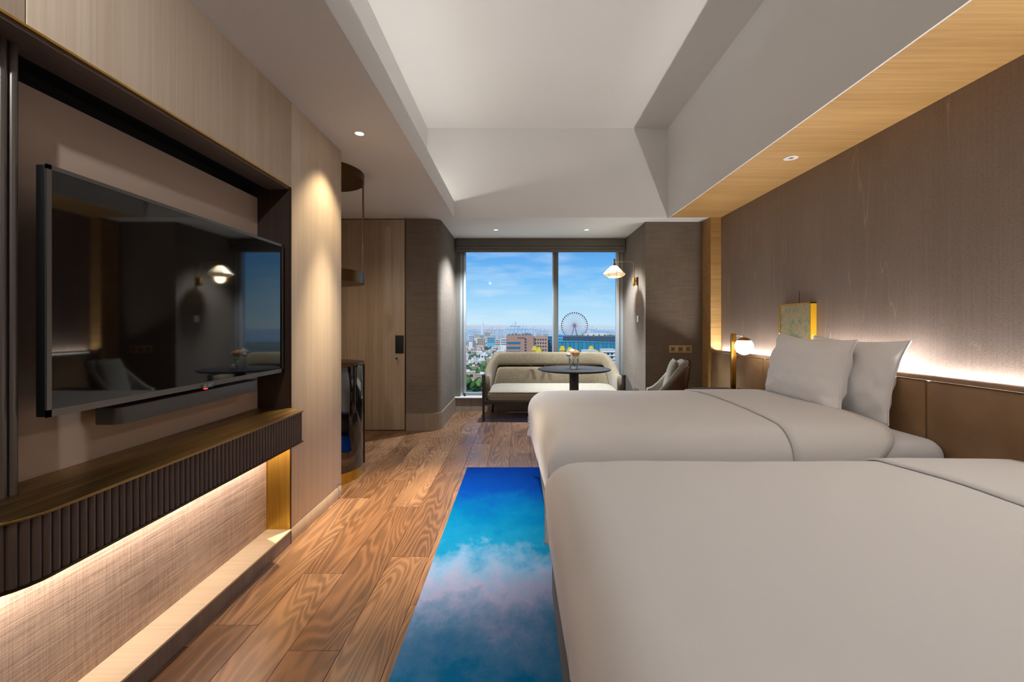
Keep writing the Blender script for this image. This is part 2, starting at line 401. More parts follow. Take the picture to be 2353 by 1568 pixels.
struct('wall_bay_right', box(BR_, BR_+.02, YO, YW+.2, 0, ZC), M['baywall'], 'taupe grasscloth side of the window bay')
struct('wall_back', box(-2.4, 2.6, YB-.1, YB, -.1, ZT), M['white'], 'plain wall behind the viewer')
struct('wall_outer_left', box(-2.5, -2.4, YB-.1, YW+.2, -.1, ZT+.1), M['panel'])
struct('wall_outer_right', box(2.6, 2.7, YB-.1, YW+.2, -.1, ZT+.1), M['baywall'])
# window wall below and beside the glass
struct('wall_window', box(BL-.4, BR_+.4, YW, YW+.2, -.1, .192).box(BL-.4, BR_+.4, YW+.02, YW+.2, 2.50, ZC+.1).box(BL-.4, BL+.004, YW, YW+.2, .19, ZC).box(BR_-.004, BR_+.4, YW, YW+.2, .19, ZC), M['basebrd'], 'wood faced wall under the window')
# left bay wall with rounded corner
def corner_path(off=0):
    r = .12; p = [(BL-.3-.19, YD-off)]
    for i in range(9):
        a = R(-90+90*i/8); p.append((BL-r+(r+off)*math.cos(a), YD+r+(r+off)*math.sin(a)))
    p.append((BL+off, YW)); return p
p0 = corner_path(); x_door = -1.37
p0[0] = (x_door+.015, YD)
struct('wall_bay_left', MB().prism(p0+[(x_door+.015, YW)], .205, ZC), M['baywall'], 'taupe grasscloth wall with a rounded corner', smooth=True)
pb = corner_path(.012); pb[0] = (x_door+.015, YD-.012)
struct('baseboard_left', MB().prism(pb+[(x_door+.015, YW)], 0, .206), M['basebrd'], 'tall wood baseboard around the rounded corner', smooth=True)
struct('wall_door', box(-2.4, x_door-.95, YD, YD+.1, 0, ZC).box(x_door-.96, x_door+.02, YD+.06, YD+.1, 0, ZC), M['panel_door'], 'oak wall around the connecting door')
d1 = struct('door_1', box(x_door-.94, x_door, YD, YD+.05, .008, ZC-.012), M['panel_door'], 'flush oak door with a black handle plate', bevel=.002)
child(d1, 'door_jamb', box(x_door+.002, x_door+.0145, YD-.004, YD+.05, 0, ZC), M['bronze'])
child(d1, 'handle_plate', box(-1.482, -1.382, YD-.008, YD, .925, 1.14), M['black'], bevel=.003)
lk = child(d1, 'lock_cylinder', MB().lathe([(.0001, -.03), (.011, -.03), (.011, 0), (.0001, 0)], 16), M['black'])
lk.rotation_euler = (R(-90), 0, 0); lk.location = (-1.455, YD-.03, .868)
child(d1, 'thumb_turn', box(-1.459, -1.451, YD-.045, YD-.03, .845, .885), M['chrome'], bevel=.002)
# left wall: veneer panels around the media niche
YN0, YN1, YP = .35, 2.5, 3.205
wl = struct('wall_left', box(-2.0, XN-.1, YB, YN1, 0, ZC).box(-2.4, XP-.02, YN1+.012, YP-.012, 0, ZC).box(XN-.1, XP-.02, YB, YN0, 0, ZC).box(XN-.1, XP-.02, YN0, YN1+.02, 2.06, ZC), M['darkwood'], 'oak panelled wall with a recessed media niche')
child(wl, 'panel', box(XP-.02, XP, 1.158, YN1-.002, 2.052, ZC), M['panel'], bevel=.0015)
child(wl, 'panel', box(XP-.02, XP, YB, 1.154, 2.052, ZC), M['panel'], bevel=.0015)
child(wl, 'panel', box(XP-.02, XP, YB, YN0, 0, 2.05), M['panel'], bevel=.0015)
child(wl, 'panel', box(XP-.02, XP, YN1+.003, YP, .0905, ZC), M['panel'], bevel=.0015)
child(wl, 'end_panel', box(-2.4, XP-.02, YP-.012, YP, 0, ZC), M['panel'])
child(wl, 'plinth', box(XP-.02, XP, YN1+.003, YP, 0, .0875), M['panel'], bevel=.0015)
child(wl, 'brass_trim', box(XP-.02, XP+.003, YN0, YN1, 2.045, 2.052), M['brass_plain'], label='thin brass edge over the niche')
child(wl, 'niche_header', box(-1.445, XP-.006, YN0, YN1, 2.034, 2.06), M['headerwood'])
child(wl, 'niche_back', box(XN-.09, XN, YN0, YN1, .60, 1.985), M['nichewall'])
child(wl, 'painted_shade_strip', box(XN-.09, XN-.06, YN0, YN1, 1.985, 2.06).box(XN-.06, -1.446, YN0, YN1, 2.055, 2.06), M['black'])  # black strip stands in for the shade under the niche header
child(wl, 'niche_side', box(XN-.05, XP-.003, YN1-.006, YN1+.012, .60, 2.05), M['darkwood'])
child(wl, 'edge_bead', box(XP-.02, XP+.001, YN1-.004, YN1+.003, 0, 2.045), M['bronze'])
child(wl, 'brass_side', box(-1.446, XP-.003, YN1-.008, YN1+.012, .085, .60), M['brass'], label='brushed brass reveal under the shelf')
child(wl, 'fabric_panel', box(XN-.1, -1.446, YN0, YN1, .06, .62), M['fabricwall'], label='woven pinkish taupe wallcovering')
child(wl, 'ledge', box(-1.446, XP+.004, YN0, YN1-.004, .076, .0855), M['ledge'], bevel=.001)
child(wl, 'ledge_front', box(XP-.02, XP, YN0, YN1-.004, 0, .0755), M['ledge_front'])
child(wl, 'brass_line', box(-1.447, -1.443, YN1-.012, YN1-.008, .0855, .60), M['brass_plain'])
# ---------------------------------------------------------------- window
WY = YW+.09
wd = struct('window_1', box(BL, BR_, YW-.03, YW+.10, .192, .208), M['trimwhite'], 'two pane window looking over the city', bevel=.002)
wx0, wx1, wz0, wz1 = -.83, 1.475, .235, 2.5
child(wd, 'reveal', box(BL+.002, wx0-.05, YW+.02, YW+.16, .208, wz1+.04), M['winside'])
child(wd, 'reveal', box(wx1+.075, BR_-.002, YW+.02, YW+.16, .208, wz1+.04), M['winside'])
child(wd, 'frame', box(wx0-.05, wx0+.035, WY-.03, WY+.05, .208, wz1), M['steel'], bevel=.004)
child(wd, 'frame', box(wx1-.03, wx1+.075, WY-.03, WY+.05, .208, wz1), M['steel'], bevel=.004)
child(wd, 'frame_groove', box(wx0-.012, wx0+.004, WY-.034, WY-.03, .23, wz1), M['mullion'])
child(wd, 'frame_groove', box(wx1+.012, wx1+.028, WY-.034, WY-.03, .23, wz1), M['mullion'])
child(wd, 'frame', box(wx0, wx1, WY-.03, WY+.05, .208, wz0+.025), M['steel'], bevel=.004)
child(wd, 'frame_groove', box(wx0, wx1, WY-.034, WY-.03, .232, .242), M['mullion'])
child(wd, 'mullion', box(.495, .515, WY-.045, WY+.05, .208, wz1), M['steel'], bevel=.003)
child(wd, 'mullion', box(.515, .580, WY-.06, WY+.05, .208, wz1), M['mullion'], bevel=.003)
child(wd, 'pane', box(wx0+.03, .50, WY, WY+.006, wz0, wz1), M['pane'])
child(wd, 'pane', box(.57, wx1-.02, WY, WY+.006, wz0, wz1), M['pane'])
sh = thing('roman_shade', 'grey linen roman shade gathered at the top of the window', 'window shade', (.3, YW-.02, 2.30))
def shade_fold(name, z0, z1, y0, bul):
    n = 40; rings = []
    for i in range(n+1):
        x = BL+.03+(BR_-BL-.04)*i/n; s = .006*math.sin(i*.9)+.004*math.sin(i*2.3)
        rings.append([(x, y0+.03, z1), (x, y0-bul*.6, z1), (x, y0-bul, (z0+z1)/2), (x, y0-bul*.7, z0+s*.5), (x, y0+.03, z0+s*.5)])
    child(sh, name, MB().loft(rings), M['shade_fabric'], smooth=True)
shade_fold('fold', 2.415, 2.535, YW-.02, .025); shade_fold('fold', 2.385, 2.425, YW-.02, .045); shade_fold('fold', 2.352, 2.395, YW-.02, .03)
child(sh, 'bottom_bar', box(BL+.03, BR_-.01, YW-.03, YW-.005, 2.338, 2.353), M['winside'])
# ---------------------------------------------------------------- cove LED
ledc = thing('cove_light', 'hidden linear light in the ceiling cove', 'light', (-1.03, 2.0, ZC+.05))
child(ledc, 'batten', box(-1.06, -1.0, -.6, 5.1, ZC+.0505, 2.655), M['trimwhite'])
child(ledc, 'led_strip', box(-1.04, -1.02, -.6, 5.1, 2.656, 2.662), M['led'])
strip_lamp('cove_lamp', (-1.03, 2.25, 2.672), 5.6, .02, P_COVE, COVE, (.55, 0, 1), ledc)
# ---------------------------------------------------------------- headboard
hb = thing('headboard', 'brown leather headboard with wood cap along the right wall', 'headboard', (2.3, 2.5, 0))
seams = [5.135, 4.067, 3.25, 2.438, 1.62, .80, 0.0]
child(hb, 'backing', box(2.31, XR-.001, -.02, 5.136, .0, .925), M['flute_back'])
for a, b in zip(seams[1:], seams[:-1]):
    child(hb, 'cushion', box(2.272, 2.312, a+.002, b-.002, .02, .946), M['leather'], bevel=.018, seg=4)
child(hb, 'cap', box(2.268, 2.318, -.02, 5.138, .950, .974), M['cap'], bevel=.002)
child(hb, 'led_strip', box(2.359, 2.375, 0, 5.12, .926, .934), M['led'])
strip_lamp('headboard_lamp', (2.367, 2.55, .945), 5.1, .015, P_HEAD, LEDW, (-.35, 0, 1), hb, 150)
# ---------------------------------------------------------------- media shelf
sx0, sz0, sz1 = -1.198, .607, .782
ms = thing('media_shelf', 'floating brass topped shelf with a dark fluted front below the television', 'shelf', (-1.35, 1.7, sz0))
ya = 1.12; ra = .14
path = [(sx0, 2.42), (sx0, ya)]+[(sx0-ra+ra*math.cos(R(-a)), ya+ra*math.sin(R(-a))) for a in range(10, 91, 10)]
poly = [(XN+.001, 2.492), (XP+.003, 2.492)]+path+[(XN+.001, ya-ra)]
def inset(pts, d): return [(x-d if x > -1.34 else x, y) for x, y in pts]
child(ms, 'shelf_top', MB().prism(poly, sz1-.009, sz1), M['shelf_top'], bevel=.002)
child(ms, 'core', MB().prism(inset(poly, .014), sz0+.008, sz1-.0095), M['flute_back'])
child(ms, 'bottom_edge', MB().prism(inset(poly, .002), sz0, sz0+.0075), M['bronze'])
# flutes along the front
fm = None; pitch = .0235; dist = 0; segs = list(zip(path[:-1], path[1:])); L = pitch*.6
tot = sum(math.dist(a, b) for a, b in segs)
while L < tot-.005:
    acc = 0
    for a, b in segs:
        q = math.dist(a, b)
        if acc+q >= L:
            t = (L-acc)/q; px, py = a[0]+(b[0]-a[0])*t, a[1]+(b[1]-a[1])*t; an = math.atan2(b[1]-a[1], b[0]-a[0]); break
        acc += q
    if fm is None:
        prof = [(.0105*math.cos(R(x)), .0105*math.sin(R(x))*.9) for x in range(0, 181, 20)]
        fm = MB().prism(prof, 0, sz1-sz0-.0175).build('flute', M['flute'], ms, smooth=True); o = fm
    else:
        o = fm.copy(); COL.objects.link(o)
    nx, ny = -math.sin(an), math.cos(an)
    o.location = (px-.0135*nx-ms.location.x, py-.0135*ny-ms.location.y, .008); o.rotation_euler = (0, 0, an)
    L += pitch
child(ms, 'led_strip', box(-1.43, -1.41, 1.02, 2.46, sz0-.006, sz0-.0005), M['led'])
strip_lamp('shelf_lamp', (-1.39, 1.75, sz0-.012), 1.45, .015, P_SHELF, (1, .86, .72), (-1, 0, -.4), ms)
# ribbed screen left of the television
rs = thing('ribbed_screen', 'dark metal ribbed screen standing at the left end of the media niche', 'screen', (-1.41, 1.0, sz1))
child(rs, 'backing', box(XN+.001, -1.412, YN0+.2, 1.222, sz1+.0005, 2.033), M['black'])
rm = None
for i in range(22):
    y = 1.2065-.0262*i
    if rm is None:
        pr = [(.0115*math.cos(R(a)), .0115*math.sin(R(a))) for a in range(-100, 101, 20)]
        rm = MB().prism(pr, 0, 2.033-sz1-.001).build('rod', M['rod'], rs, smooth=True); o = rm
    else:
        o = rm.copy(); COL.objects.link(o)
    o.location = (-1.406+1.41, y-1.0, .0005)
# ---------------------------------------------------------------- television and soundbar
tv = thing('television', 'large flat television with a thin grey bezel hung in the niche', 'television', (-1.36, 1.855, .99))
ty0, ty1, tz0, tz1, tx = 1.233, 2.470, .990, 1.711, -1.338
child(tv, 'casing', box(tx-.034, tx-.006, ty0+.001, ty1-.001, tz0+.001, tz1-.001), M['tvback'], bevel=.003)
child(tv, 'rear_housing', box(-1.44, tx-.034, ty0+.12, ty1-.12, tz0+.08, tz1-.25), M['tvback'], bevel=.01)
child(tv, 'wall_bracket', box(XN+.001, -1.44, 1.65, 2.05, 1.2, 1.45), M['tvback'])
b = .013
child(tv, 'bezel', box(tx-.006, tx, ty0, ty0+b, tz0, tz1).box(tx-.006, tx, ty1-b, ty1, tz0, tz1).box(tx-.006, tx, ty0, ty1, tz1-b, tz1).box(tx-.006, tx, ty0, ty1, tz0, tz0+.021), M['tvframe'])
child(tv, 'screen_panel', box(tx-.006, tx-.002, ty0+b, ty1-b, tz0+.021, tz1-b), M['screen'])
badge = child(tv, 'logo_badge', box(tx, tx+.004, 1.835, 1.900, tz0-.004, tz0+.014), M['tvframe'], bevel=.001)
def text(name, s, size, mat, parent, loc, rot, align='CENTER', ext=.0004):
    c = bpy.data.curves.new(name, 'FONT'); c.body = s; c.size = size; c.extrude = ext; c.align_x = align; c.align_y = 'CENTER'
    t = bpy.data.objects.new(name, c); COL.objects.link(t)
    dg = bpy.context.evaluated_depsgraph_get(); me = bpy.data.meshes.new_from_object(t.evaluated_get(dg)); bpy.data.objects.remove(t)
    o = bpy.data.objects.new(name, me); COL.objects.link(o); me.materials.clear(); me.materials.append(mat); o.location = Vector(loc)-parent.location; o.rotation_euler = rot; o.parent = parent
    return o
text('logo_letters', 'LG', .014, M['grey_print'], tv, (tx+.0045, 1.875, tz0+.006), (R(90), 0, R(90))).parent = badge
ring = MB().lathe([(.0045, -.0004), (.0062, -.0004), (.0062, .0004), (.0045, .0004), (.0045, -.0004)], 20).build('logo_disc', M['grey_print'], tv)
ring.rotation_euler = (0, R(90), 0); ring.location = Vector((tx+.0045, 1.850, tz0+.006))-tv.location
ring.parent = badge
child(tv, 'indicator_light', box(tx-.004, tx+.003, 1.850, 1.866, tz0-.009, tz0-.005), M['led_red'])
sb = thing('soundbar', 'dark grey soundbar fixed under the television', 'soundbar', (-1.40, 1.88, .91))
pts = []
bx0, bx1, by0, by1 = -1.445, -1.358, 1.478, 2.278
for cx, cy, a0 in ((bx1-.03, by1-.03, 0), (bx0+.01, by1-.01, 90), (bx0+.01, by0+.01, 180), (bx1-.03, by0+.03, 270)):
    r = .03 if cx > -1.40 else .01
    pts += [(cx+r*math.cos(R(a0+i*15)), cy+r*math.sin(R(a0+i*15))) for i in range(7)]
child(sb, 'body', MB().prism(pts, .914, .972), M['soundbar'], bevel=.003)
child(sb, 'bracket', box(XN+.001, -1.445, 1.7, 2.06, .92, .96), M['tvback'])
# ---------------------------------------------------------------- minibar column
cc = (-1.652, 3.633); cr_ = .34
mb_ = thing('minibar_cabinet', 'glossy black drum cabinet with a bronze top and base ring', 'cabinet', (cc[0], cc[1], 0))
def drum(r0, z0, r1, z1, seg=64): return MB().lathe([(.0001, z0), (r0, z0), (r1, z1), (.0001, z1)], seg)
drum(cr_-.01, 0, cr_-.01, .085).build('base_ring', M['brass'], mb_, smooth=True)
drum(cr_-.004, .0855, cr_-.004, .925).build('drum', M['gloss_black'], mb_, smooth=True)
drum(cr_, .9255, cr_, .948).build('top', M['bronze'], mb_, smooth=True, bevel=.002)
box(-.006, .006, -.004, .004, .0855, .925).build('door_edge', M['bronze'], mb_, loc=((cr_-.002)*math.cos(R(14)), (cr_-.002)*math.sin(R(14)), 0))
rk = thing('hanging_display_rack', 'bronze ring tray hung from a ceiling disc above the drum cabinet', 'rack', (cc[0], cc[1], 1.61))
drum(cr_, 2.475-1.61, cr_, ZC-1.61-.0005).build('ceiling_disc', M['bronze'], rk, smooth=True)
MB().lathe([(.0001, 0), (cr_, 0), (cr_, .095), (cr_-.008, .095), (cr_-.008, .012), (.0001, .012)], 64).build('tray', M['bronze'], rk, smooth=True)
for a in (7, 130, 235):
    o = box(-.014, .014, -.005, .005, .0, 2.475-1.61).build('post', M['bronze'], rk, loc=((cr_-.003)*math.cos(R(a)), (cr_-.003)*math.sin(R(a)), 0)); o.rotation_euler = (0, 0, R(a+90))
drum(.02, .86, .02, .8651, 16).build('lamp_lens', M['led_white'], rk)
spot_lamp('rack_lamp', (cc[0]+.1, cc[1]+.25, 2.45), P_RACK, (1, .86, .66), 150, 1.0, .05)
# ---------------------------------------------------------------- downlights
def downlight(x, y, z, label, power, color, angle, ring=.042, tilt=(0, 0), lit=True, blend=.6, radius=.025):
    t = thing('downlight', label, 'downlight', (x, y, z-.0005), group='recessed ceiling spotlights')
    MB().lathe([(ring, 0), (ring, -.004), (ring*.7, -.005), (ring*.62, 0), (ring*.62, -.0005)], 32).build('trim_ring', M['trimwhite'], t, smooth=True)
    MB().lathe([(.0001, -.0008), (ring*.62, -.0008)], 32).build('lens', M['led_white'] if lit else M['black'], t)
    if power: spot_lamp('downlight_lamp', (x, y, z-.02), power, color, angle, blend, radius, tilt)
downlight(-1.066, 2.905, ZC, 'bright ceiling spotlight beside the oak panel edge', P_SPOT, WARM, 54, blend=1.0, tilt=(0, -8))
spot_lamp('downlight_spill', (-1.066, 2.905, ZC-.02), 38, WARM, 90, .6, .025)
downlight(-.86, .15, ZC, 'added fill spotlight by the media niche, outside the picture', 62, NEUT, 130, tilt=(45, 50), blend=1.0)  # unseen lamp added to brighten the left panels and niche
downlight(-.31, 5.81, ZC, 'left of the two small spotlights above the sofa', P_BAY, DAYC, 125)
downlight(.90, 5.81, ZC, 'right of the two small spotlights above the sofa', P_BAY*1.5, DAYC, 86, tilt=(0, -13), radius=.11)
downlight(2.0, 1.15, ZC-.004, 'added spotlight in the wood soffit brightening the near bed, outside the picture', 42, (1, .95, .88), 130, tilt=(0, 22), blend=1.0)  # unseen soffit lamp added to light the near bed from above
sp = thing('soffit_sprinkler', 'white round ceiling fitting with dark centre in the wood soffit', 'sprinkler', (2.07, 3.316, ZC-.0045))
MB().lathe([(.05, 0), (.05, -.006), (.024, -.008), (.018, -.0005), (.05, 0)], 32).build('cover_ring', M['trimwhite'], sp, smooth=True)
MB().lathe([(.0001, -.001), (.019, -.001)], 24).build('dark_centre', M['black'], sp)
# unseen fill lamps added in the ceiling behind the viewer to brighten the room
for x, y in ((-1.05, -1.2), (-.2, -1.3), (.8, -1.3), (1.5, -1.3)):
    downlight(x, y, ZC, 'added fill spotlight behind the viewer, outside the picture', P_FILL, NEUT, 165)
# ---------------------------------------------------------------- rug
rg = MB(); random.seed(3)
n = 90; rx0, rx1, ry0, ry1 = -.457, .62, .30, 3.82
rg = box(0, rx1-rx0, 0, ry1-ry0, 0, .012)
rug = tag(rg.build('area_rug', M['rug'], bevel=.004, loc=(rx0, ry0, .0005)), 'long wool rug blending deep blue, turquoise and lilac beside the beds', 'rug')
# ---------------------------------------------------------------- beds
def prof1(s, half, r):
    """cloth coordinate s from the middle -> (position, drop) with a rounded shoulder of radius r"""
    a = abs(s); sg = 1 if s >= 0 else -1; flat = half-r
    if a <= flat: return s, 0
    arc = r*PI/2
    if a <= flat+arc:
        t = (a-flat)/r; return sg*(flat+r*math.sin(t)), r*(1-math.cos(t))
    return sg*half, r+(a-flat-arc)
def smooth(x): x = max(0, min(1, x)); return x*x*(3-2*x)
def make_bed(ynear, yfar, xf_near, xf_far, xfold, xend, lab, zt=.690):
    yc, hw = (ynear+yfar)/2, (yfar-ynear)/2; xh = 2.266
    bd = thing('bed', lab['bed'], 'bed', ((xf_near+xh)/2, yc, .013))
    child(bd, 'bed_base', box(max(xf_near, xf_far)+.02, xh, ynear+.03, yfar-.03, .06, .34), M['bedbase'], bevel=.015, seg=3)
    for x in (.3, 2.1):
        for y in (ynear+.15, yfar-.15):
            child(bd, 'leg', MB().lathe([(.0001, .013), (.025, .013), (.03, .062), (.0001, .062)], 16, (x, y, 0)), M['black'], smooth=True)
    # mattress with fitted sheet: superellipse rounded block
    mt = MB()
    mx0, mx1 = max(xf_near, xf_far)+.03, xh
    def mfn(zz, ins):
        pts = []; cr = .1
        for cx, cy, a0 in ((mx1-cr, yfar-.012-cr, 0), (mx0+cr, yfar-.012-cr, 90), (mx0+cr, ynear+.012+cr, 180), (mx1-cr, ynear+.012+cr, 270)):
            for i in range(9):
                a = R(a0+i*11.25); pts.append((cx+(cr-ins)*math.cos(a), cy+(cr-ins)*math.sin(a), zz))
        return pts
    rings = [mfn(.342, .03), mfn(.355, .008), mfn(.38, 0), mfn(.56, 0)]
    for i in range(1, 9):
        a = R(90*i/8); rings.append(mfn(.56+.085*math.sin(a), .085*(1-math.cos(a))))
    rings.append([(p[0]*.5+.5*(mx0+mx1)/2, p[1]*.5+.5*yc, .664) for p in rings[-1]])
    mt.loft(rings)
    child(bd, 'mattress', mt, M['linen2'], smooth='all')
    # duvet
    r, hem = .15, .275
    def duvet(x_from, x_end, off, rr=r, nu=64, nv=90, thick=.0):
        arc_extra = (rr*PI/2-rr); S = hw+off+arc_extra+(zt-hem-rr)
        def fn(u, v):
            s = -S+2*S*v
            y, qs = prof1(s, hw+off, rr)
            x_to = x_end-.15*smooth(qs/.2)
            fy = (y/(hw+off)+1)/2                        # 0 near .. 1 far
            xf = xf_near+(xf_far-xf_near)*fy-off
            if x_from is None:
                T0 = -(arc_extra+zt-hem-rr); tt = T0+(x_to-xf-T0)*u
                if tt < rr*PI/2-arc_extra*0:
                    # rounded foot shoulder
                    L_ = rr*PI/2-(0) ; m_ = tt-T0-(zt-hem-rr)
                    if m_ < 0: px_, qt = 0, rr-m_
                    elif m_ < rr*PI/2: px_, qt = rr*(1-math.cos(m_/rr)), rr*(1-math.sin(m_/rr))
                    else: px_, qt = rr+(m_-rr*PI/2), 0
                else: px_, qt = tt, 0
                if qt == 0: px_ = tt
                x = xf+px_
            else:
                x = x_from+(x_to-x_from)*u; qt = 0
            q = (qs**2.6+qt**2.6)**(1/2.6)
            q = min(q, zt-hem)
            e = 1-abs(y)/hw; foot = min(1, max(0, (x-xf)/.5)); dome = .045*(1-(1-max(0, min(1, e)))**2.2)*(.35+.65*math.sin(foot*PI/2))
            w = .006*noise.noise(Vector((x*2.1, (y+yc)*2.1, off*9+ynear))) + .002*noise.noise(Vector((x*7, (y+yc)*6, q*5)))
            k = max(0, (q-rr)/(zt-hem-rr))
            bul = .012*math.sin(PI*min(1, k))*(1 if qs > rr*.9 else 0)
            sg = 1 if y > 0 else -1
            # lower hem draws in a little at the foot corner
            return (x+(.02*k if qt > rr else 0)+w*(.6 if qt > 0 else 0), yc+y+sg*bul-sg*.02*k+(w if qs > 0 else 0), zt+off+(dome+w)*(1 if q < rr else max(0, 1-k*2)*.0+ (dome*0)) - q if q >= rr else zt+off+(dome+w)*(1-q/rr) - q)
        return MB().grid(fn, nu, nv)
    dv = duvet(None, xend, 0.0).build('duvet', M['linen'], smooth='all')
    dv.modifiers.new('thickness', 'SOLIDIFY').thickness = .012; dv.modifiers['thickness'].offset = -1
    tag(dv, lab['duvet'], 'duvet')
    fo = duvet(xfold, xend+.004, .010, nu=10).build('turned_down_edge', M['linen'], dv, smooth='all')
    fo.modifiers.new('thickness', 'SOLIDIFY').thickness = .007; fo.modifiers['thickness'].offset = -1
    return bd
make_bed(2.25, 3.83, .147, .078, 1.42, 1.99, dict(bed='far twin bed nearer the window, with two pillows', duvet='smooth white duvet on the far bed, turned down towards the pillows'))
make_bed(.42, 1.965, .125, .115, 1.50, 2.06, dict(bed='near twin bed in the foreground', duvet='large smooth white duvet filling the right foreground'), .668)
def pillow(name, label, bl, br, tl, tr, T, seed):
    bl, br, tl, tr = map(Vector, (bl, br, tl, tr)); nrm = (br-bl).cross(tl-bl).normalized()
    if nrm.x > 0: nrm = -nrm
    random.seed(seed); NU = 44; rings = {}
    def P(u, v, side):
        a, b_ = 2*u-1, 2*v-1
        e = max(0, 1-abs(a)**2.4)**.55*max(0, 1-abs(b_)**2.4)**.55
        pin = .055
        uu = u+(.5-u)*pin*2*(1-b_*b_)*abs(a)**3*1.0; vv = v+(.5-v)*pin*2*(1-a*a)*abs(b_)**3*(1 if b_ > 0 else .25)
        p = bl*(1-uu)*(1-vv)+br*uu*(1-vv)+tl*(1-uu)*vv+tr*uu*vv
        wr = .012*noise.noise(Vector((u*5+seed, v*5, side*3)))+.006*noise.noise(Vector((u*14+seed, v*9, side*3)))
        # creases running in from the corners
        cre = .008*math.sin((a-b_)*11+seed)*abs(a*b_)**1.1+.007*math.sin((a+b_)*12+seed*2)*abs(a*b_)**1.1+.003*math.sin(a*17+seed+3*noise.noise(Vector((u*4, v*4, seed))))*max(0, -b_)**1.5
        return p+nrm*side*(T/2*e*(1+.25*(.5-v))+(wr+cre)*min(1, e*3))
    m = MB().grid(lambda u, v: P(u, v, 1), NU, NU).grid(lambda u, v: P(u, v, -1), NU, NU)
    o = m.build(name, M['pillow'], smooth='all'); tag(o, label, 'pillow', 'white pillows on the far bed')
    # piped flange along the near side
    pts = [P(1, i/30, 1)+(br-bl).normalized()*.002 for i in range(31)]
    MB().tube(pts, .004, 6).build('seam', M['pillow'], o, smooth=True)
    return o
pillow('pillow', 'front white pillow leaning on the other, turned-down duvet at its foot', (1.985, 3.515, .722), (1.985, 2.695, .700), (2.13, 3.568, 1.195), (2.13, 2.741, 1.165), .25, 1)
pillow('pillow', 'rear white pillow with its right half showing against the headboard', (2.165, 3.36, .672), (2.17, 2.56, .664), (2.245, 3.33, 1.185), (2.255, 2.505, 1.168), .15, 5)
# ---------------------------------------------------------------- nightstand, lamp, phone
ns = thing('nightstand', 'small wooden nightstand between the far bed and the window wall', 'nightstand', (2.06, 4.35, 0))
child(ns, 'body', box(1.86, 2.268, 4.0, 4.72, .1, .56), M['panel_door'], bevel=.004)
child(ns, 'top', box(1.85, 2.269, 3.99, 4.73, .5605, .585), M['tabletop'], bevel=.004)
child(ns, 'plinth', box(1.9, 2.26, 4.04, 4.68, .0, .0995), M['black'])
dr_ = child(ns, 'drawer', box(1.848, 1.8595, 4.02, 4.70, .34, .54), M['panel_door'], bevel=.002)
child(ns, 'knob', MB().sphere((1.84, 4.36, .44), .012, 12, 8), M['brass_plain'], smooth='all').parent = dr_
ph = thing('telephone', 'black telephone just showing above the far bed', 'telephone', (2.17, 4.14, .5855))
child(ph, 'base', MB().prism([(2.10, 4.03), (2.25, 4.03), (2.25, 4.25), (2.10, 4.25)], .586, .625), M['tvback'], bevel=.006)
child(ph, 'handset', box(2.12, 2.17, 4.04, 4.24, .6255, .652), M['gloss_black'], bevel=.01)
ldl = thing('reading_lamp', 'slim brass reading lamp with a glowing white globe', 'lamp', (2.13, 4.33, .5855))
def post_box(x0, x1, y0, y1, z0, z1): return box(x0, x1, y0, y1, z0, z1)
child(ldl, 'foot', MB().lathe([(.0001, .5855), (.06, .5855), (.06, .597), (.0001, .597)], 32, (2.13, 4.33, 0)), M['brass_plain'], smooth=True)
child(ldl, 'post', box(2.106, 2.154, 4.318, 4.342, .597, 1.178), M['brass_plain'], bevel=.002)
child(ldl, 'arm', MB().tube([(2.14, 4.33, 1.160), (2.145, 4.15, 1.158)], .005), M['chrome'], smooth=True)
child(ldl, 'knuckle', MB().lathe([(.0001, 1.118), (.006, 1.118), (.007, 1.16), (.0001, 1.165)], 16, (2.145, 4.15, 0)), M['brass_plain'], smooth=True)
gz, gr = 1.058, .083
cap = [(max(gr*1.03*math.sin(R(a)), .0001), gr*1.03*math.cos(R(a))) for a in range(0, 52, 6)]
child(ldl, 'cap', MB().lathe(cap, 32, (2.145, 4.15, gz)), M['brass_plain'], smooth='all')
child(ldl, 'globe', MB().sphere((2.145, 4.15, gz), gr, 32, 20), M['lamp_glass'], smooth='all')
point_lamp('reading_lamp_light', (2.145, 4.03, gz-.06), .7, LEDW, .05)
# ---------------------------------------------------------------- picture
pc = thing('wall_picture', 'small speckled abstract picture in a deep gold frame', 'picture', (2.36, 3.70, 1.0))
py0, py1, pz0, pz1, px0 = 3.49, 3.915, 1.0, 1.443, 2.338
child(pc, 'frame', box(px0, XR-.0005, py0, py0+.012, pz0, pz1).box(px0, XR-.0005, py1-.012, py1, pz0, pz1).box(px0, XR-.0005, py0, py1, pz1-.008, pz1).box(px0, XR-.0005, py0, py1, pz0, pz0+.012), M['gold_frame'])
child(pc, 'artwork', box(px0+.006, XR-.002, py0+.012, py1-.012, pz0+.012, pz1-.008), M['art'])
child(pc, 'hanging_wire', box(XR-.003, XR-.0005, 3.70, 3.703, pz1, 1.55), M['tvback'])
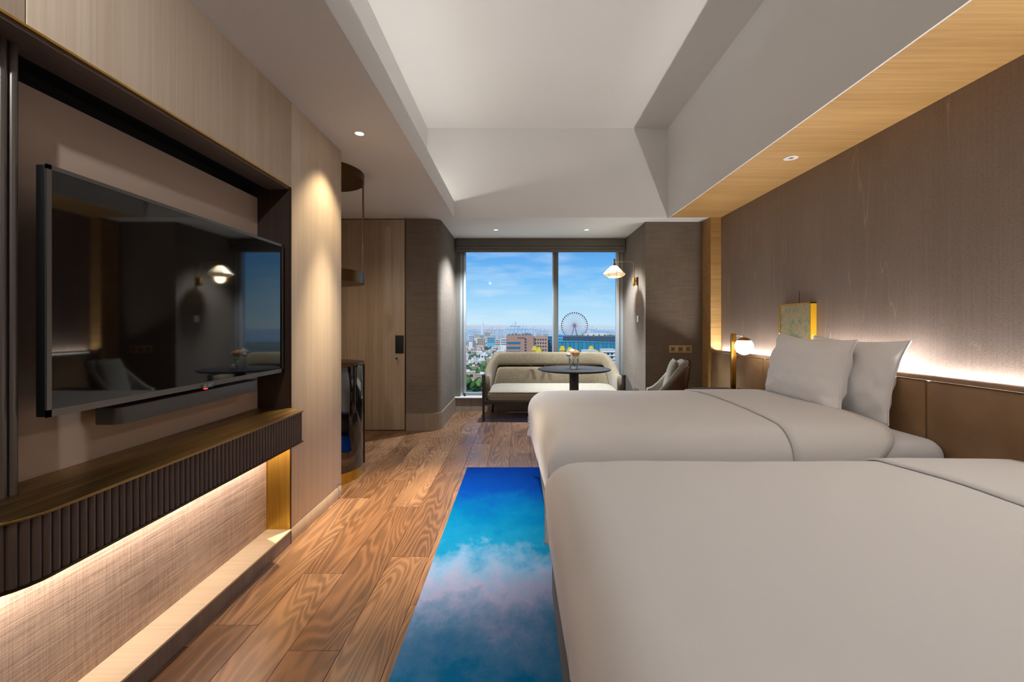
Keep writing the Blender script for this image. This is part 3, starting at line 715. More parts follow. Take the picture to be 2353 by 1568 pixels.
# ---------------------------------------------------------------- sofa
SX, SY = .453, 5.68
sf = thing('sofa', 'two seat taupe tweed sofa with dark wood frame below the window', 'sofa', (SX, SY, 0))
hwS = .94
def leg(x0, y0, x1, y1, z1, w0, w1, name='leg', p=sf):
    MB().loft([[(x0-w0, y0-w0, .0), (x0+w0, y0-w0, .0), (x0+w0, y0+w0, .0), (x0-w0, y0+w0, .0)],
               [(x1-w1, y1-w1, z1), (x1+w1, y1-w1, z1), (x1+w1, y1+w1, z1), (x1-w1, y1+w1, z1)]]).build(name, M['blackwood'], p, bevel=.004)
for s in (-1, 1):
    leg(s*(hwS-.02), .02, s*(hwS-.02), .02, .612, .013, .02)
    leg(s*(hwS-.10), .64, s*(hwS-.13), .56, .26, .014, .021)
    MB().loft([[(s*(hwS-.02)+a, y, z+b_) for a, b_ in ((-.022, -.02), (.022, -.02), (.022, .0), (-.022, .0))] for y, z in ((-.002, .612), (.05, .617), (.12, .612), (.22, .600))]).build('armrest', M['blackwood'], sf, bevel=.005)
box(-hwS+.03, hwS-.03, .012, .04, .228, .272).build('front_rail', M['blackwood'], sf, bevel=.004)
for s in (-1, 1): box(s*(hwS-.05)-.012, s*(hwS-.05)+.012, .03, .58, .228, .272).build('side_rail', M['blackwood'], sf, bevel=.004)
# U path of the back: (x, y) from left arm front round the back to the right arm front
def upath(ins, n=60):
    a, yb, y0, rc = .885-ins, .64-ins, .05, .30-ins*.4
    P = [(-a, y0), (-a, yb-rc)]+[(-a+rc-rc*math.cos(R(t)), yb-rc+rc*math.sin(R(t))) for t in range(6, 91, 6)]
    Q = P+[(-x, y) for x, y in reversed(P)]
    out = []; ds = [0]
    for p, q in zip(Q[:-1], Q[1:]): ds.append(ds[-1]+math.dist(p, q))
    for i in range(n+1):
        t = ds[-1]*i/n; k = max(j for j in range(len(ds)) if ds[j] <= t+1e-9); k = min(k, len(Q)-2)
        f = (t-ds[k])/max(1e-9, ds[k+1]-ds[k]); out.append((Q[k][0]+(Q[k+1][0]-Q[k][0])*f, Q[k][1]+(Q[k+1][1]-Q[k][1])*f))
    return out
def smooth(x): x = max(0, min(1, x)); return x*x*(3-2*x)
def sofa_band(name, mat, ins, th, zlo, zhi, n=80, lo=0, hi=1):
    pth = upath(ins, n); rings = []
    i0, i1 = int(lo*n), int(hi*n)
    for i in range(i0, i1+1):
        p = pth[i]; q0, q1 = pth[max(i-1, 0)], pth[min(i+1, n)]
        t = Vector((q1[0]-q0[0], q1[1]-q0[1])).normalized(); nx, ny = t.y, -t.x    # inward (to the seat) for this winding
        u = i/n; a, b_ = zlo(u), zhi(u); h = b_-a; r = min(th*.5, h*.45)
        ring = []
        for k in range(16):
            an = 2*PI*k/16; c_, s_ = math.cos(an), math.sin(an)
            hx = (abs(c_)**.5)*(1 if c_ > 0 else -1)*th/2; hz = (abs(s_)**.45)*(1 if s_ > 0 else -1)*h/2
            lean = .10*max(0, ((a+b_)/2+hz-.40))*smooth((p[1]-.2)/.3)
            ring.append((p[0]+nx*hx, p[1]+ny*hx+lean, (a+b_)/2+hz))
        rings.append(ring)
    MB().loft(rings).build(name, mat, sf, smooth='all')
def mid(u): return smooth((min(u, 1-u)-.06)/.17)
top = lambda u: .60+.272*mid(u)
gap = lambda u: .30+.375*smooth((min(u, 1-u)-.135)/.075)
sofa_band('back_bolster', M['tweed'], .0, .095, lambda u: max(.30, gap(u)+.008) if gap(u) > .31 else .30, top)
sofa_band('back_panel', M['tweed'], .012, .085, lambda u: .29, lambda u: max(.33, gap(u)-.012), lo=.15, hi=.85)
sofa_band('back_liner', M['black'], -.012, .03, lambda u: .31, lambda u: max(.34, top(u)-.06), lo=.12, hi=.88)
for x in (-.28, -.07):
    box(x-.023, x+.023, .55, .60, .668, .682).build('back_clip', M['bronze'], sf, bevel=.002)
# seat cushion
def seat(u, v):
    x, y = (2*u-1), v
    return x, y
rings = []
for z, ins in ((.272, .02), (.285, .004), (.31, 0), (.355, 0), (.375, .006), (.388, .02), (.40, .06), (.412, .14), (.42, .25)):
    pts = []; x1, y0, y1 = .868-ins, .0+ins*.9, .56-ins*.5; cr = .05
    for cx, cy, a0 in ((x1-cr, y1-cr, 0), (-x1+cr, y1-cr, 90), (-x1+cr, y0+cr, 180), (x1-cr, y0+cr, 270)):
        pts += [(cx+cr*math.cos(R(a0+15*i)), cy+cr*math.sin(R(a0+15*i)), z+(.03*max(0, min(1, cy/.4)) if z > .37 else 0)) for i in range(7)]
    rings.append(pts)
seat_o = MB().loft(rings).build('seat_cushion', M['tweed_light'], sf, smooth='all')
pp = [(x, y, z+.003) for x, y, z in rings[4]]; pp.append(pp[0])
MB().tube(pp, .004, 6).build('piping', M['tweed'], seat_o, smooth=True)
# ---------------------------------------------------------------- pedestal table
TX, TY = .655, 5.2
tb = thing('pedestal_table', 'round charcoal pedestal table in front of the sofa', 'table', (TX, TY, 0))
MB().lathe([(.0001, .715), (.34, .715), (.405, .722), (.43, .732), (.432, .738), (.428, .744), (.385, .746), (.38, .743), (.0001, .743)], 72).build('table_top', M['tabletop'], tb, smooth=True)
box(-.047, .047, -.047, .047, .03, .7145).build('column', M['blackwood'], tb, bevel=.004)
for s in range(4):
    for k in range(4):
        o = box(-.0045, .0045, -.003, .003, .05, .69).build('flute', M['blackwood'], tb, bevel=.001); a = s*PI/2
        lx = -.024+.016*k; o.location = (lx*math.cos(a)+.049*math.sin(a), lx*math.sin(a)-.049*math.cos(a), 0); o.rotation_euler = (0, 0, a)
MB().lathe([(.0001, 0), (.26, 0), (.26, .012), (.2, .024), (.06, .03), (.0001, .03)], 48).build('base', M['blackwood'], tb, smooth=True)
# vase with roses
vx, vy, vz = .652, 5.2, .7435
va = thing('glass_vase', 'small square shouldered glass vase with water on the round table', 'vase', (vx, vy, vz))
MB().lathe([(.0001, .0), (.04, .0), (.048, .008), (.060, .06), (.062, .12), (.058, .12), (.055, .06), (.044, .016), (.0001, .016)], 24).build('glass', M['vase'], va, smooth=True)
MB().lathe([(.0001, .0165), (.043, .0165), (.053, .06), (.053, .07), (.0001, .07)], 24).build('water', M['vase'], va, smooth=True)
def rose(name, label, c, r, mat, base, seed):
    t = thing(name, label, 'flower', (vx, vy, vz+.02), group='roses in the glass vase'); random.seed(seed)
    cx, cy, cz = c
    for ringi, (rr, zz, n_, tilt) in enumerate(((.25, .35, 3, 10), (.55, .15, 5, 25), (.85, -.05, 6, 50))):
        for k in range(n_):
            a0 = 2*PI*(k+ringi*.4)/n_
            def pf(u, v, a0=a0, rr=rr, zz=zz, n_=n_, ringi=ringi):
                a = a0+(u-.5)*2*PI/n_*1.5; flare = rr*(.45+.55*math.sin(v*PI/2))*(1+.12*v*v)
                h = zz*r+(v-.5)*r*1.25*(1-.12*ringi)-(.18*r*(2*u-1)**2)*v
                return (cx+r*flare*math.cos(a), cy+r*flare*math.sin(a), cz+h)
            child(t, 'petal', MB().grid(pf, 6, 5), mat, smooth='all')
    child(t, 'stem', MB().tube([(cx, cy, cz-.4*r), ((cx+base[0])/2, (cy+base[1])/2, (cz+vz)/2), (base[0], base[1], vz+.025)], .003, 6), M['stem'], smooth=True)
    return t
rose('rose', 'large peach rose at the front of the glass vase', (vx+.02, vy-.03, vz+.175), .058, M['rose'], (vx-.02, vy+.01), 1)
rose('rose', 'white rose drooping over the left rim of the glass vase', (vx-.062, vy-.01, vz+.158), .034, M['rose_w'], (vx+.02, vy), 2)
rose('rose', 'pale rose standing behind the large peach rose', (vx-.015, vy+.04, vz+.195), .046, M['rose_w'], (vx+.01, vy-.01), 3)
sg = thing('leaf_sprig', 'small green leaf sprig at the right of the roses', 'leaf', (vx, vy, vz+.02))
for k, (dx, dz) in enumerate(((.10, .155), (.085, .175), (.095, .14))):
    def lf(u, v, dx=dx, dz=dz, k=k):
        s = (2*v-1)*.014*math.sin(PI*min(1, u*.95+.03)); return (vx+.045+dx*.75*u, vy-.01+s+.01*k, vz+.13+(dz-.13)*u+.006*math.sin(u*3))
    child(sg, 'leaf', MB().grid(lf, 8, 4), M['leaf'], smooth='all')
child(sg, 'stem', MB().tube([(vx, vy, vz+.025), (vx+.03, vy-.005, vz+.10), (vx+.06, vy-.01, vz+.145)], .002, 6), M['stem'])
# ---------------------------------------------------------------- chair
ch = thing('armchair', 'curved walnut shell chair with taupe upholstery and leather straps', 'chair', (1.42, 4.62, 0), R(-14))
def shell(r, th, z0, ztop, a0, a1, lean, n=40, rnd=.5):
    rings = []
    for i in range(n+1):
        a = a0+(a1-a0)*i/n; c_, s_ = math.cos(a), math.sin(a); zt_ = ztop(a); ring = []
        for k in range(14):
            an = 2*PI*k/14; hx = (abs(math.cos(an))**rnd)*(1 if math.cos(an) > 0 else -1)*th/2; hz = (abs(math.sin(an))**.4)*(1 if math.sin(an) > 0 else -1)*(zt_-z0)/2
            z = (z0+zt_)/2+hz; rr = r+hx+lean*(z-.45); ring.append((rr*c_*1.0, rr*s_*.95, z))
        rings.append(ring)
    return MB().loft(rings)
zt_c = lambda a: .56+.34*smooth((1.75-abs(a))/1.35)
zt_o = lambda a: .53+.31*smooth((1.75-abs(a))/1.35)
g_ = .07
shell(.265, .05, .42, zt_c, g_, 1.75, .16).build('back_pad', M['tweed_light'], ch, smooth='all')
shell(.265, .05, .42, zt_c, -1.75, -g_, .16).build('back_pad', M['tweed_light'], ch, smooth='all')
shell(.297, .016, .34, zt_o, g_, 1.75, .16).build('back_shell', M['walnut'], ch, smooth='all')
shell(.297, .016, .34, zt_o, -1.75, -g_, .16).build('back_shell', M['walnut'], ch, smooth='all')
for a in (.20, -.20):
    c_, s_ = math.cos(a), math.sin(a)
    pts = [((.30+.16*(z-.45)+o)*c_, (.30+.16*(z-.45)+o)*s_*.95, z) for z, o in ((.895, -.055), (.912, -.03), (.90, .0), (.86, .02), (.80, .014), (.70, .014), (.60, .014))]
    MB().tube(pts, .007, 6).build('strap', M['leather_strap'], ch, smooth=True)
MB().tube([(.36, -.075, .70), (.385, 0, .70), (.36, .075, .70)], .008, 8).build('strap_bar', M['bronze'], ch, smooth=True)
MB().lathe([(.0001, .38), (.23, .38), (.262, .395), (.262, .44), (.24, .468), (.0001, .478)], 40).build('seat', M['tweed_light'], ch, smooth=True)
MB().lathe([(.0001, .335), (.25, .335), (.25, .379), (.0001, .379)], 40).build('seat_frame', M['walnut'], ch, smooth=True)
for a in (45, 135, 225, 315):
    leg(.25*math.cos(R(a)), .25*math.sin(R(a)), .2*math.cos(R(a)), .2*math.sin(R(a)), .336, .011, .017, p=ch)
def cush(u, v, s):
    a, b_ = 2*u-1, 2*v-1; e = (max(0, 1-a**4)*max(0, 1-b_**4))**.5
    return Vector((.12+.10*v+s*.045*e, a*.19, .50+.40*v))
MB().grid(lambda u, v: cush(u, v, 1), 16, 16).grid(lambda u, v: cush(u, v, -1), 16, 16).build('back_cushion', M['tweed_light'], ch, smooth='all')
# ---------------------------------------------------------------- wall sconce
wsX, wsY = BR_, 5.72
ws = thing('wall_sconce', 'brass swing arm wall lamp with a glowing pleated paper shade', 'wall lamp', (wsX, wsY, 1.84))
child(ws, 'wall_plate', box(BR_-.018, BR_-.0005, wsY-.03, wsY+.03, 1.79, 1.895), M['bronze'], bevel=.004)
child(ws, 'holder', MB().lathe([(.0001, 1.775), (.015, 1.785), (.018, 1.80), (.018, 1.89), (.0001, 1.895)], 20, (BR_-.05, wsY, 0)), M['brass_plain'], smooth=True)
child(ws, 'bracket', box(BR_-.05, BR_-.017, wsY-.008, wsY+.008, 1.83, 1.86), M['brass_plain'])
ax = BR_-.05
arm = [(ax, wsY, 1.88), (ax, wsY, 2.05)]+[(ax-.05+.05*math.cos(R(t)), wsY, 2.05+.05*math.sin(R(t))) for t in range(15, 91, 15)]+[(1.25, wsY, 2.10)]
child(ws, 'arm', MB().tube(arm, .0065, 10), M['brass_plain'], smooth=True)
scx, scz = 1.25, 2.045
child(ws, 'stem', MB().lathe([(.0001, 2.04), (.016, 2.045), (.016, 2.075), (.010, 2.08), (.010, 2.135), (.0001, 2.137)], 20, (scx, wsY, 0)), M['bronze'], smooth=True)
shp = [(.028, .0), (.05, -.012), (.085, -.045), (.120, -.08), (.145, -.105), (.142, -.116), (.115, -.140), (.085, -.152), (.080, -.152)]
def shaden(seg=48):
    vs = []; k = len(shp)
    for i in range(seg):
        a = 2*PI*i/seg; lob = 1-.07*abs(math.sin(a*4))
        for r_, z_ in shp:
            f = lob if r_ > .06 else 1
            vs.append((scx+r_*f*math.cos(a), wsY+r_*f*math.sin(a), scz+z_))
    return MB().add(vs, [(i*k+q, ((i+1) % seg)*k+q, ((i+1) % seg)*k+q+1, i*k+q+1) for i in range(seg) for q in range(k-1)])
shade_o = child(ws, 'shade', shaden(), M['shade_glow'], smooth='all')
for i in range(8):
    a = 2*PI*i/8
    rb_ = child(ws, 'rib', MB().tube([(scx+(r_+.001)*math.cos(a), wsY+(r_+.001)*math.sin(a), scz+z_) for r_, z_ in shp], .0028, 6), M['brass_plain'], smooth=True); rb_.parent = shade_o
child(ws, 'inner_bulb', MB().sphere((scx, wsY, scz-.085), .035, 16, 10), M['lamp_glass'], smooth='all')
point_lamp('sconce_light', (scx, wsY, scz-.17), 3.0, (1, .74, .45), .06)
# switch and sockets
sw = thing('light_switch', 'small white light switch on the bay wall below the wall lamp', 'switch', (BR_, 5.71, 1.345))
child(sw, 'plate', box(BR_-.008, BR_-.0005, 5.67, 5.75, 1.303, 1.388), M['switchwhite'], bevel=.002)
child(sw, 'rocker', box(BR_-.011, BR_-.0078, 5.685, 5.735, 1.318, 1.373), M['switchwhite'], bevel=.001)
sk = thing('socket_plate', 'three gang brass socket plate on the grasscloth wall', 'socket', (1.988, YO, .968))
child(sk, 'plate', box(1.849, 2.128, YO-.008, YO-.0005, .922, 1.013), M['socket'], bevel=.002)
for k in range(3):
    cx = 1.895+.0935*k
    o = child(sk, 'socket_module', box(cx-.028, cx+.028, YO-.011, YO-.0075, .940, .996), M['socket_grey'], bevel=.001)
    if k:
        for dx, dz in ((-.012, .012), (.012, .012), (-.012, -.012), (.012, -.012), (0, 0)):
            box(-.004, .004, -.0006, .0006, -.006, .006).build('slot', M['black'], o, loc=(cx+dx-sk.location.x, YO-.0112-sk.location.y, .968+dz-sk.location.z))
    else:
        box(-.008, .008, -.0006, .0006, -.007, .007).build('slot', M['black'], o, loc=(cx-sk.location.x, YO-.0112-sk.location.y, 0))
ds = thing('door_stop', 'tiny chrome stud low on the oak panel', 'stud', (XP, 3.15, .103))
o = MB().lathe([(.0001, .02), (.009, .02), (.009, .012), (.006, .01), (.006, .004), (.011, .0005), (.0001, .0005)], 20).build('stud', M['chrome'], ds, smooth=True); o.rotation_euler = (0, R(90), 0)
# ---------------------------------------------------------------- the city outside
HC = 60.0; ZG = EYE-HC
def ex(px, py, D): return Vector(((px-VX)/FPX*D, D, EYE+(VY-py)/FPX*D))
def flat(name, c, rough=.8, amp=0.0, sc=.05):
    K = Mat(name, c, rough, spec=.2)
    if amp:
        f = K.noise(K.coord((sc, sc, sc)), 1, 5, .6)
        K.base(K.mix(f, tuple(x*(1-amp) for x in c[:3])+(1,), tuple(min(1, x*(1+amp)) for x in c[:3])+(1,)))
    return K.m
def groundmat():
    K = Mat('city_ground', rough=.95, spec=.1)
    f = K.noise(K.coord((.012, .012, .012)), 1, 6, .6); g = K.noise(K.coord((.12, .12, .12)), 1, 3, .6)
    c = K.ramp(f, [(.38, srgb(74, 104, 60)), (.48, srgb(110, 124, 92)), (.56, srgb(176, 168, 150)), (.7, srgb(196, 192, 182))])
    K.base(K.mix(K.math('MULTIPLY', g, .5), c, srgb(90, 100, 90)))
    return K.m
GM = groundmat()
gr_ = MB().add([(-900, 120, ZG), (1500, 120, ZG), (2200, 1700, ZG), (-1500, 1700, ZG)], [(0, 1, 2, 3)]).build('ground', GM, kind='structure')
gr_['label'] = 'city ground with streets and gardens far below'
seam_ = flat('sea_water', srgb(164, 206, 228), .45)
se = MB().add([(-9000, 1700, ZG+.1), (9000, 1700, ZG+.1), (9000, 8500, ZG+.1), (-9000, 8500, ZG+.1)], [(0, 1, 2, 3)]).build('sea', seam_, kind='structure'); se['label'] = 'pale harbour water on the horizon'
CB = {k: flat('facade_'+k, srgb(*c), .8, .12, .2) for k, c in dict(brown=(176, 136, 118), brown2=(190, 150, 128), cream=(222, 208, 184), white=(226, 226, 222), grey=(170, 172, 172), red=(176, 82, 66), teal=(30, 140, 170), navy=(20, 78, 116), sky=(90, 176, 206), roofdark=(120, 104, 90), tan=(206, 178, 146), crane=(96, 150, 190), redsteel=(190, 110, 110)).items()}
CB['gold'] = flat('gold_roof', srgb(206, 186, 62), .45); CB['winglass'] = flat('blue_facade_glass', srgb(40, 112, 146), .2); CB['windark'] = flat('dark_facade_glass', srgb(40, 66, 92), .2)
CB['wheel'] = flat('wheel_steel', srgb(132, 108, 136), .5); CB['gond'] = flat('gondola_paint', srgb(104, 44, 66), .5)
taken = []
def tower(name, label, cat, px0, px1, py, D, depth, mat, group=None):
    """a block whose front spans two photo columns at distance D, from the ground up"""
    a, b_ = ex(px0, py, D), ex(px1, py, D); c = (a+b_)/2
    t = thing(name, label, cat, (c.x, D+depth/2, ZG), group=group); wv = (b_.x-a.x)/2; h = a.z-ZG
    taken.append((c.x, D+depth/2, max(wv, depth/2)*1.25))
    box(-wv, wv, -depth/2, depth/2, 0, h).build('wall', mat, t); return t, wv, h, depth
def win(t, x0, x1, z0, z1, y, mat, name='window'):
    return box(x0, x1, y-.25, y+.3, z0, z1).build(name, mat, t)
t, wv, h, dp = tower('brown_block', 'wide brown office block with blue window bands left of the mullion', 'building', 1163, 1226, 771, 500, 30, CB['brown'])
for z in (h-7.5, h-13, h-18.5):
    for k in range(5): win(t, -wv+1+k*3.1, -wv+3.9+k*3.1, z-2.6, z, -dp/2, CB['winglass'])
for k in range(5): win(t, wv-10.2, wv-8.2, h-5.5-k*3.2, h-3.6-k*3.2, -dp/2, CB['windark'])
for k in range(4): win(t, -2.5+k*2.2, -1.1+k*2.2, h-3.6, h-2.4, -dp/2, CB['windark'])
for k in range(7): box(-wv+2+k*4, -wv+4.6+k*4, -dp/2+4, -dp/2+9, h, h+1.3+(k*7 % 3)*.5).build('roof_unit', CB['roofdark'], t)
t, wv, h, dp = tower('brown_block', 'lower tan wing joined to the right of the brown office block', 'building', 1226, 1259, 774, 504, 30, CB['brown2'])
for k in range(4):
    for q in range(5): win(t, -wv+1.5+q*2.9, -wv+3.2+q*2.9, h-4.2-k*4, h-2.6-k*4, -dp/2, CB['windark'])
box(-wv, -wv+1.6, -dp/2-.5, -dp/2, 0, h+1).build('pilaster', CB['cream'], t)
t, wv, h, dp = tower('glass_tower', 'narrow dark blue glass tower beside the brown block', 'building', 1258, 1269, 774, 530, 14, CB['navy'])
for k in range(6): win(t, -wv+.5, wv-.5, h-4-k*4, h-1.4-k*4, -dp/2, CB['winglass'])
# curved glass mall with roof garden and wheel
a, b_ = ex(1283, 774, 700), ex(1425, 774, 700)
t = thing('shopping_mall', 'long dark blue mall block in front of the big wheel', 'building', ((a.x+b_.x)/2, 718, ZG)); h = a.z-ZG; wv = (b_.x-a.x)/2
box(-wv, wv, -18, 18, 0, h).build('wall', CB['navy'], t)
box(-wv-1, wv+1, -19, 19, h, h+1.6).build('roof', CB['roofdark'], t)
for k in range(24): win(t, -wv+1+k*(2*wv-2)/24, -wv+1+(k+.75)*(2*wv-2)/24, h-7, h-2, -18, CB['windark'])
box(-wv+44, -wv+78, -12, 10, h+1.6, h+5).build('roof_pavilion', CB['white'], t)
for k in range(9): MB().sphere((-wv+30+k*9, -16, h+2.2), 1.6, 8, 6).build('roof_shrub', flat('roof_green', srgb(80, 120, 70)) if k == 0 else bpy.data.materials['roof_green'], t, smooth='all')
a, b_ = ex(1194, 790, 600), ex(1425, 790, 600)
t = thing('curved_arcade', 'turquoise glass arcade with a bowed front below the wheel', 'building', ((a.x+b_.x)/2, 640, ZG)); wv = (b_.x-a.x)/2; h = a.z-ZG
N = 24
for k in range(N):
    u0, u1 = -1+2*k/N, -1+2*(k+1)/N; z0, z1 = h+3.0*(1-u0*u0)-.4, h+3.0*(1-u1*u1)-.4; y0, y1 = -30-10*(1-u0*u0), -30-10*(1-u1*u1)
    MB().add([(u0*wv+.3, y0, 0), (u1*wv-.3, y1, 0), (u1*wv-.3, y1, z1), (u0*wv+.3, y0, z0), (u0*wv+.3, 0, 0), (u1*wv-.3, 0, 0), (u1*wv-.3, 0, z1), (u0*wv+.3, 0, z0)],
             [(0, 1, 2, 3), (4, 7, 6, 5), (3, 2, 6, 7), (0, 3, 7, 4), (1, 5, 6, 2)]).build('glass_bay', CB['teal'] if k % 2 else flat('facade_teal%d' % k, srgb(26, 128, 160), .6), t)
MB().tube([(-wv+2*wv*k/N, -30.6-10*(1-(-1+2*k/N)**2), h+3.0*(1-(-1+2*k/N)**2)) for k in range(N+1)], .45, 6).build('eaves', CB['sky'], t)
t, wv, h, dp = tower('round_tower', 'light blue cylindrical stair tower behind the mullion', 'building', 1279, 1293, 769, 640, 9, CB['sky'])
for k in range(4): win(t, -wv+.6, wv-.6, h-3.5-k*4.5, h-1.5-k*4.5, -dp/2, CB['winglass'])
# pavilion turrets
for i, (px, py, D, lab) in enumerate(((1229, 795, 415, 'leftmost'), (1239, 798, 400, 'second'), (1293, 795, 415, 'third'), (1310, 798, 400, 'fourth'), (1359, 795, 415, 'fifth'), (1372, 805, 404, 'rightmost, lowest'))):
    c = ex(px, py, D); t = thing('roof_turret', '%s of the six gold roofed turrets above the sofa back' % lab, 'turret', (c.x, D, ex(0, 822, 396).z), group='gold roofed turrets outside the window')
    q_ = c.z-t.location.z-14
    MB().lathe([(1.6, 14+q_), (3.2, 10.4+q_), (3.5, 9.6+q_), (.01, 9.6+q_)], 6).build('gold_roof', CB['gold'], t)
    MB().lathe([(.01, 14.01+q_), (1.6, 14.01+q_), (1.6, 14.4+q_), (.01, 14.4+q_)], 6).build('finial', CB['roofdark'], t)
    MB().lathe([(3.0, 9.59+q_), (3.0, max(.2, 7.8+q_)), (3.9, max(.1, 7.6+q_)), (3.9, 0), (.01, 0)], 6).build('drum', CB['brown2'], t)
t, wv, h, dp = tower('apartment_block', 'brown podium block under the gold turrets', 'building', 1215, 1400, 822, 396, 26, CB['brown'])
for px0, px1, py in ((1340, 1372, 805), (1384, 1414, 803)):
    t, wv, h, dp = tower('apartment_block', 'white balconied flats, %s pane edge behind the sofa' % ('left of the right' if px0 < 1380 else 'touching the right'), 'building', px0, px1, py, 380, 12, CB['white'])
    for k in range(4):
        box(-wv-.3, wv+.3, -dp/2-1, -dp/2, h-2.6-k*3.2, h-1.8-k*3.2).build('balcony', CB['white'], t)
        for q in range(3): win(t, -wv+.8+q*(2*wv-1.6)/3, -wv+.8+(q+.6)*(2*wv-1.6)/3, h-5-k*3.2, h-3-k*3.2, -dp/2, CB['windark'])
# Ferris wheel
D = 765; c = ex(1320, 748, D); rw = 28.5/FPX*D
fw = thing('ferris_wheel', 'tall ferris wheel with small cabins rising above the mall', 'ferris wheel', (c.x, D, c.z-rw))
for off in (-1.2, 1.2):
    for rr in (rw, rw*.9):
        MB().tube([(rr*math.cos(2*PI*k/72), off, rw+rr*math.sin(2*PI*k/72)) for k in range(73)], .06, 5).build('rim', CB['wheel'], fw)
sp0 = None; gd0 = None
for k in range(36):
    a = 2*PI*k/36
    if sp0 is None:
        sp0 = MB().tube([(.8, 0, 0), (rw, 0, 0)], .19, 5).build('spoke', CB['wheel'], fw); o = sp0
        gd0 = MB().sphere((0, 0, -.6), 1.1, 10, 7, 1.25).build('gondola', CB['gond'], fw, smooth='all'); g = gd0
    else:
        o = sp0.copy(); COL.objects.link(o); g = gd0.copy(); COL.objects.link(g)
    o.location = (0, 0, rw); o.rotation_euler = (0, -a, 0); g.location = ((rw+1.0)*math.cos(a), 0, rw+(rw+1.0)*math.sin(a))
hb_ = MB().lathe([(.01, -2.2), (1.5, -2.2), (1.5, 2.2), (.01, 2.2)], 20).build('hub', CB['wheel'], fw, smooth=True); hb_.rotation_euler = (R(90), 0, 0); hb_.location = (0, 0, rw)
for s in (-1, 1):
    for y in (-3, 3): MB().tube([(0, y*.7, rw), (s*16, y*2.6, ZG-c.z+rw)], .36, 6).build('support_leg', CB['wheel'], fw)
# distant blocks, port cranes
random.seed(21)
mats = [CB[k] for k in ('white', 'cream', 'grey', 'tan', 'white', 'sky')]
spots = [(1077, 1086, 772), (1087, 1101, 768), (1102, 1112, 771), (1112, 1126, 764), (1127, 1141, 769), (1119, 1137, 776), (1142, 1162, 771), (1138, 1150, 781), (1074, 1090, 783), (1096, 1112, 779), (1150, 1166, 779), (1204, 1222, 766), (1230, 1246, 764), (1246, 1262, 767), (1340, 1352, 765), (1370, 1384, 766), (1394, 1410, 768)]
for i, (p0_, p1_, py) in enumerate(spots):
    D = 1500 if py < 772 else 1050
    D += random.uniform(-120, 120)
    t, wv, h, dp = tower('distant_block', 'pale hazy low rise block far out near the harbour', 'building', p0_, p1_, py, D, 25, mats[i % 6], 'hazy low rise blocks near the harbour')
    for k in range(3): win(t, -wv*.85, wv*.85, h-3.5-k*4.5, h-1.6-k*4.5, -dp/2, CB['windark'])
    box(-wv*.4, wv*.2, -4, 4, h, h+2.5).build('roof_unit', CB['grey'], t)
t, wv, h, dp = tower('distant_tower', 'single pale skyscraper faint in the haze at left', 'building', 1105.5, 1109.5, 741, 3000, 20, CB['white'])
box(-wv*.5, wv*.5, -5, 5, h, h+12).build('crown', CB['white'], t)
CZ = None
cr_px = [(1092, 757), (1133, 752), (1150, 753), (1176, 749), (1186, 740), (1194, 751), (1203, 748), (1211, 750), (1228, 751), (1243, 755), (1253, 756), (1362, 751), (1372, 754), (1380, 757), (1390, 756), (1400, 759), (1408, 758)]
for i, (px, py) in enumerate(cr_px):
    D = 2000+(i*173 % 500); p = ex(px, py, D); hh = p.z-ZG; col_ = CB['redsteel'] if i in (1, 2) else CB['crane']
    t = thing('port_crane', 'slim harbour gantry crane in the haze on the skyline', 'crane', (p.x, D, ZG), group='harbour cranes on the skyline')
    for sx_ in (-9, 9):
        for sy_ in (-8, 8): MB().tube([(sx_, sy_, 0), (sx_*.7, sy_, hh*.72)], 1.0, 4).build('leg', col_, t)
    box(-30, 22, -2.2, 2.2, hh*.70, hh*.75).build('boom', col_, t)
    MB().tube([(-6, 0, hh*.73), (0, 0, hh)], .9, 4).build('mast', col_, t)
    MB().tube([(0, 0, hh), (-28, 0, hh*.75)], .5, 4).build('stay', col_, t)
# houses and trees in the strip below the window's left side
hs0 = {}
random.seed(5)
def free(x, y, r):
    if any((x-a)**2+(y-b)**2 < (r+c)**2 for a, b, c in taken): return False
    taken.append((x, y, r)); return True
def house(i, px, py, D, wd_, hh, mat):
    p = ex(px, py, D)
    if not free(p.x, D, wd_*.66): return
    t = thing('house', 'small pale rooftop house among the trees below', 'house', (p.x, D, ZG), random.uniform(-.5, .5), 'small houses among the trees')
    box(-wd_/2, wd_/2, -wd_*.4, wd_*.4, 0, hh).build('wall', mat, t)
    box(-wd_/2-.3, wd_/2+.3, -wd_*.4-.3, wd_*.4+.3, hh, hh+.5).build('roof', random.choice([CB['grey'], CB['red'], CB['tan'], CB['white'], CB['cream']]), t)
    box(-wd_*.2, wd_*.1, -1.5, 1.5, hh+.5, hh+2.5).build('roof_unit', CB['white'], t)
    for k in range(2): win(t, -wd_*.35+k*wd_*.4, -wd_*.1+k*wd_*.4, hh*.45, hh*.75, -wd_*.4, CB['windark'])
for i in range(330):
    D = 760*(1400/760)**random.random() if i % 9 else random.uniform(450, 760); py = VY+HC*1000/D
    px = random.uniform(1066, 1172 if D > 700 else 1150)
    house(i, px, py, D, random.uniform(8, 15), random.uniform(5, 13), random.choice([CB['cream'], CB['white'], CB['tan'], CB['white'], CB['cream'], CB['brown2']]))
tm = []
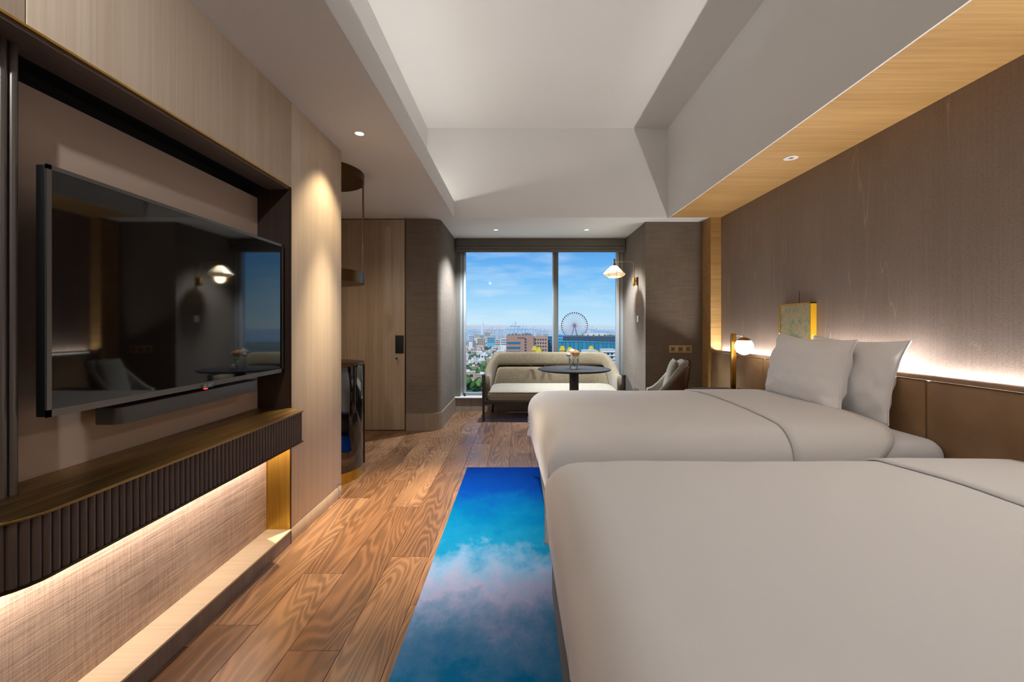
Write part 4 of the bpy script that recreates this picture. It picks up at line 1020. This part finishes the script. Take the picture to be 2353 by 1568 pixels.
TG = [flat('foliage_%d' % k, srgb(*c), .9, .35, .6) for k, c in enumerate(((62, 98, 48), (84, 122, 58), (48, 84, 52), (104, 136, 74)))]
TRK = flat('bark', srgb(90, 74, 58))
for k in range(4):
    b5 = MB(); random.seed(40+k)
    for q in range(9):
        r_ = random.uniform(1.5, 2.8); cx, cy, cz = random.gauss(0, 1.5), random.gauss(0, 1.5), random.uniform(3.2, 7.2)
        n0 = len(b5.v); b5.sphere((cx, cy, cz), r_, 9, 6)
        b5.v[n0:] = [(x+.5*noise.noise(Vector((x, y, z))), y+.5*noise.noise(Vector((y, z, x+3))), z+.5*noise.noise(Vector((z, x, y+7)))) for x, y, z in b5.v[n0:]]
    o = b5.build('crown', TG[k], smooth='all'); tk = MB().tube([(0, 0, 0), (0, 0, 4.5)], [.4, .25], 6).build('trunk', TRK)
    tm.append((o, tk))
random.seed(9)
used = [False]*4
for i in range(420):
    D = 395*(1150/395)**(random.random()**1.8); py = VY+HC*1000/D; px = random.uniform(1064, 1178 if D > 650 else 1135)
    p = ex(px, py, D); k = random.randrange(4); s = random.uniform(.8, 1.5)
    if not free(p.x, D, 4.2*s): continue
    t = thing('tree', 'leafy green tree in the park below the window', 'tree', (p.x, D, ZG), random.uniform(0, 6), 'trees in the park below')
    t.scale = (s, s, s)
    for src in tm[k]:
        c2 = src if not used[k] else src.copy()
        if used[k]: COL.objects.link(c2)
        c2.parent = t
    used[k] = True
# haze over the harbour
hz = bpy.data.materials.new('sea_haze'); hz.use_nodes = True; tn = hz.node_tree; tn.nodes.clear()
vsn = tn.nodes.new('ShaderNodeVolumeScatter'); vsn.inputs['Color'].default_value = (.70, .92, 1, 1); vsn.inputs['Density'].default_value = .00028; vsn.inputs['Anisotropy'].default_value = -.45
on = tn.nodes.new('ShaderNodeOutputMaterial'); tn.links.new(vsn.outputs[0], on.inputs['Volume'])
ho = box(-1500, 1500, 380, 6000, ZG-5, EYE+5).build('haze', hz, kind='stuff'); ho['label'] = 'thin blue sea haze over the city'; ho['category'] = 'haze'
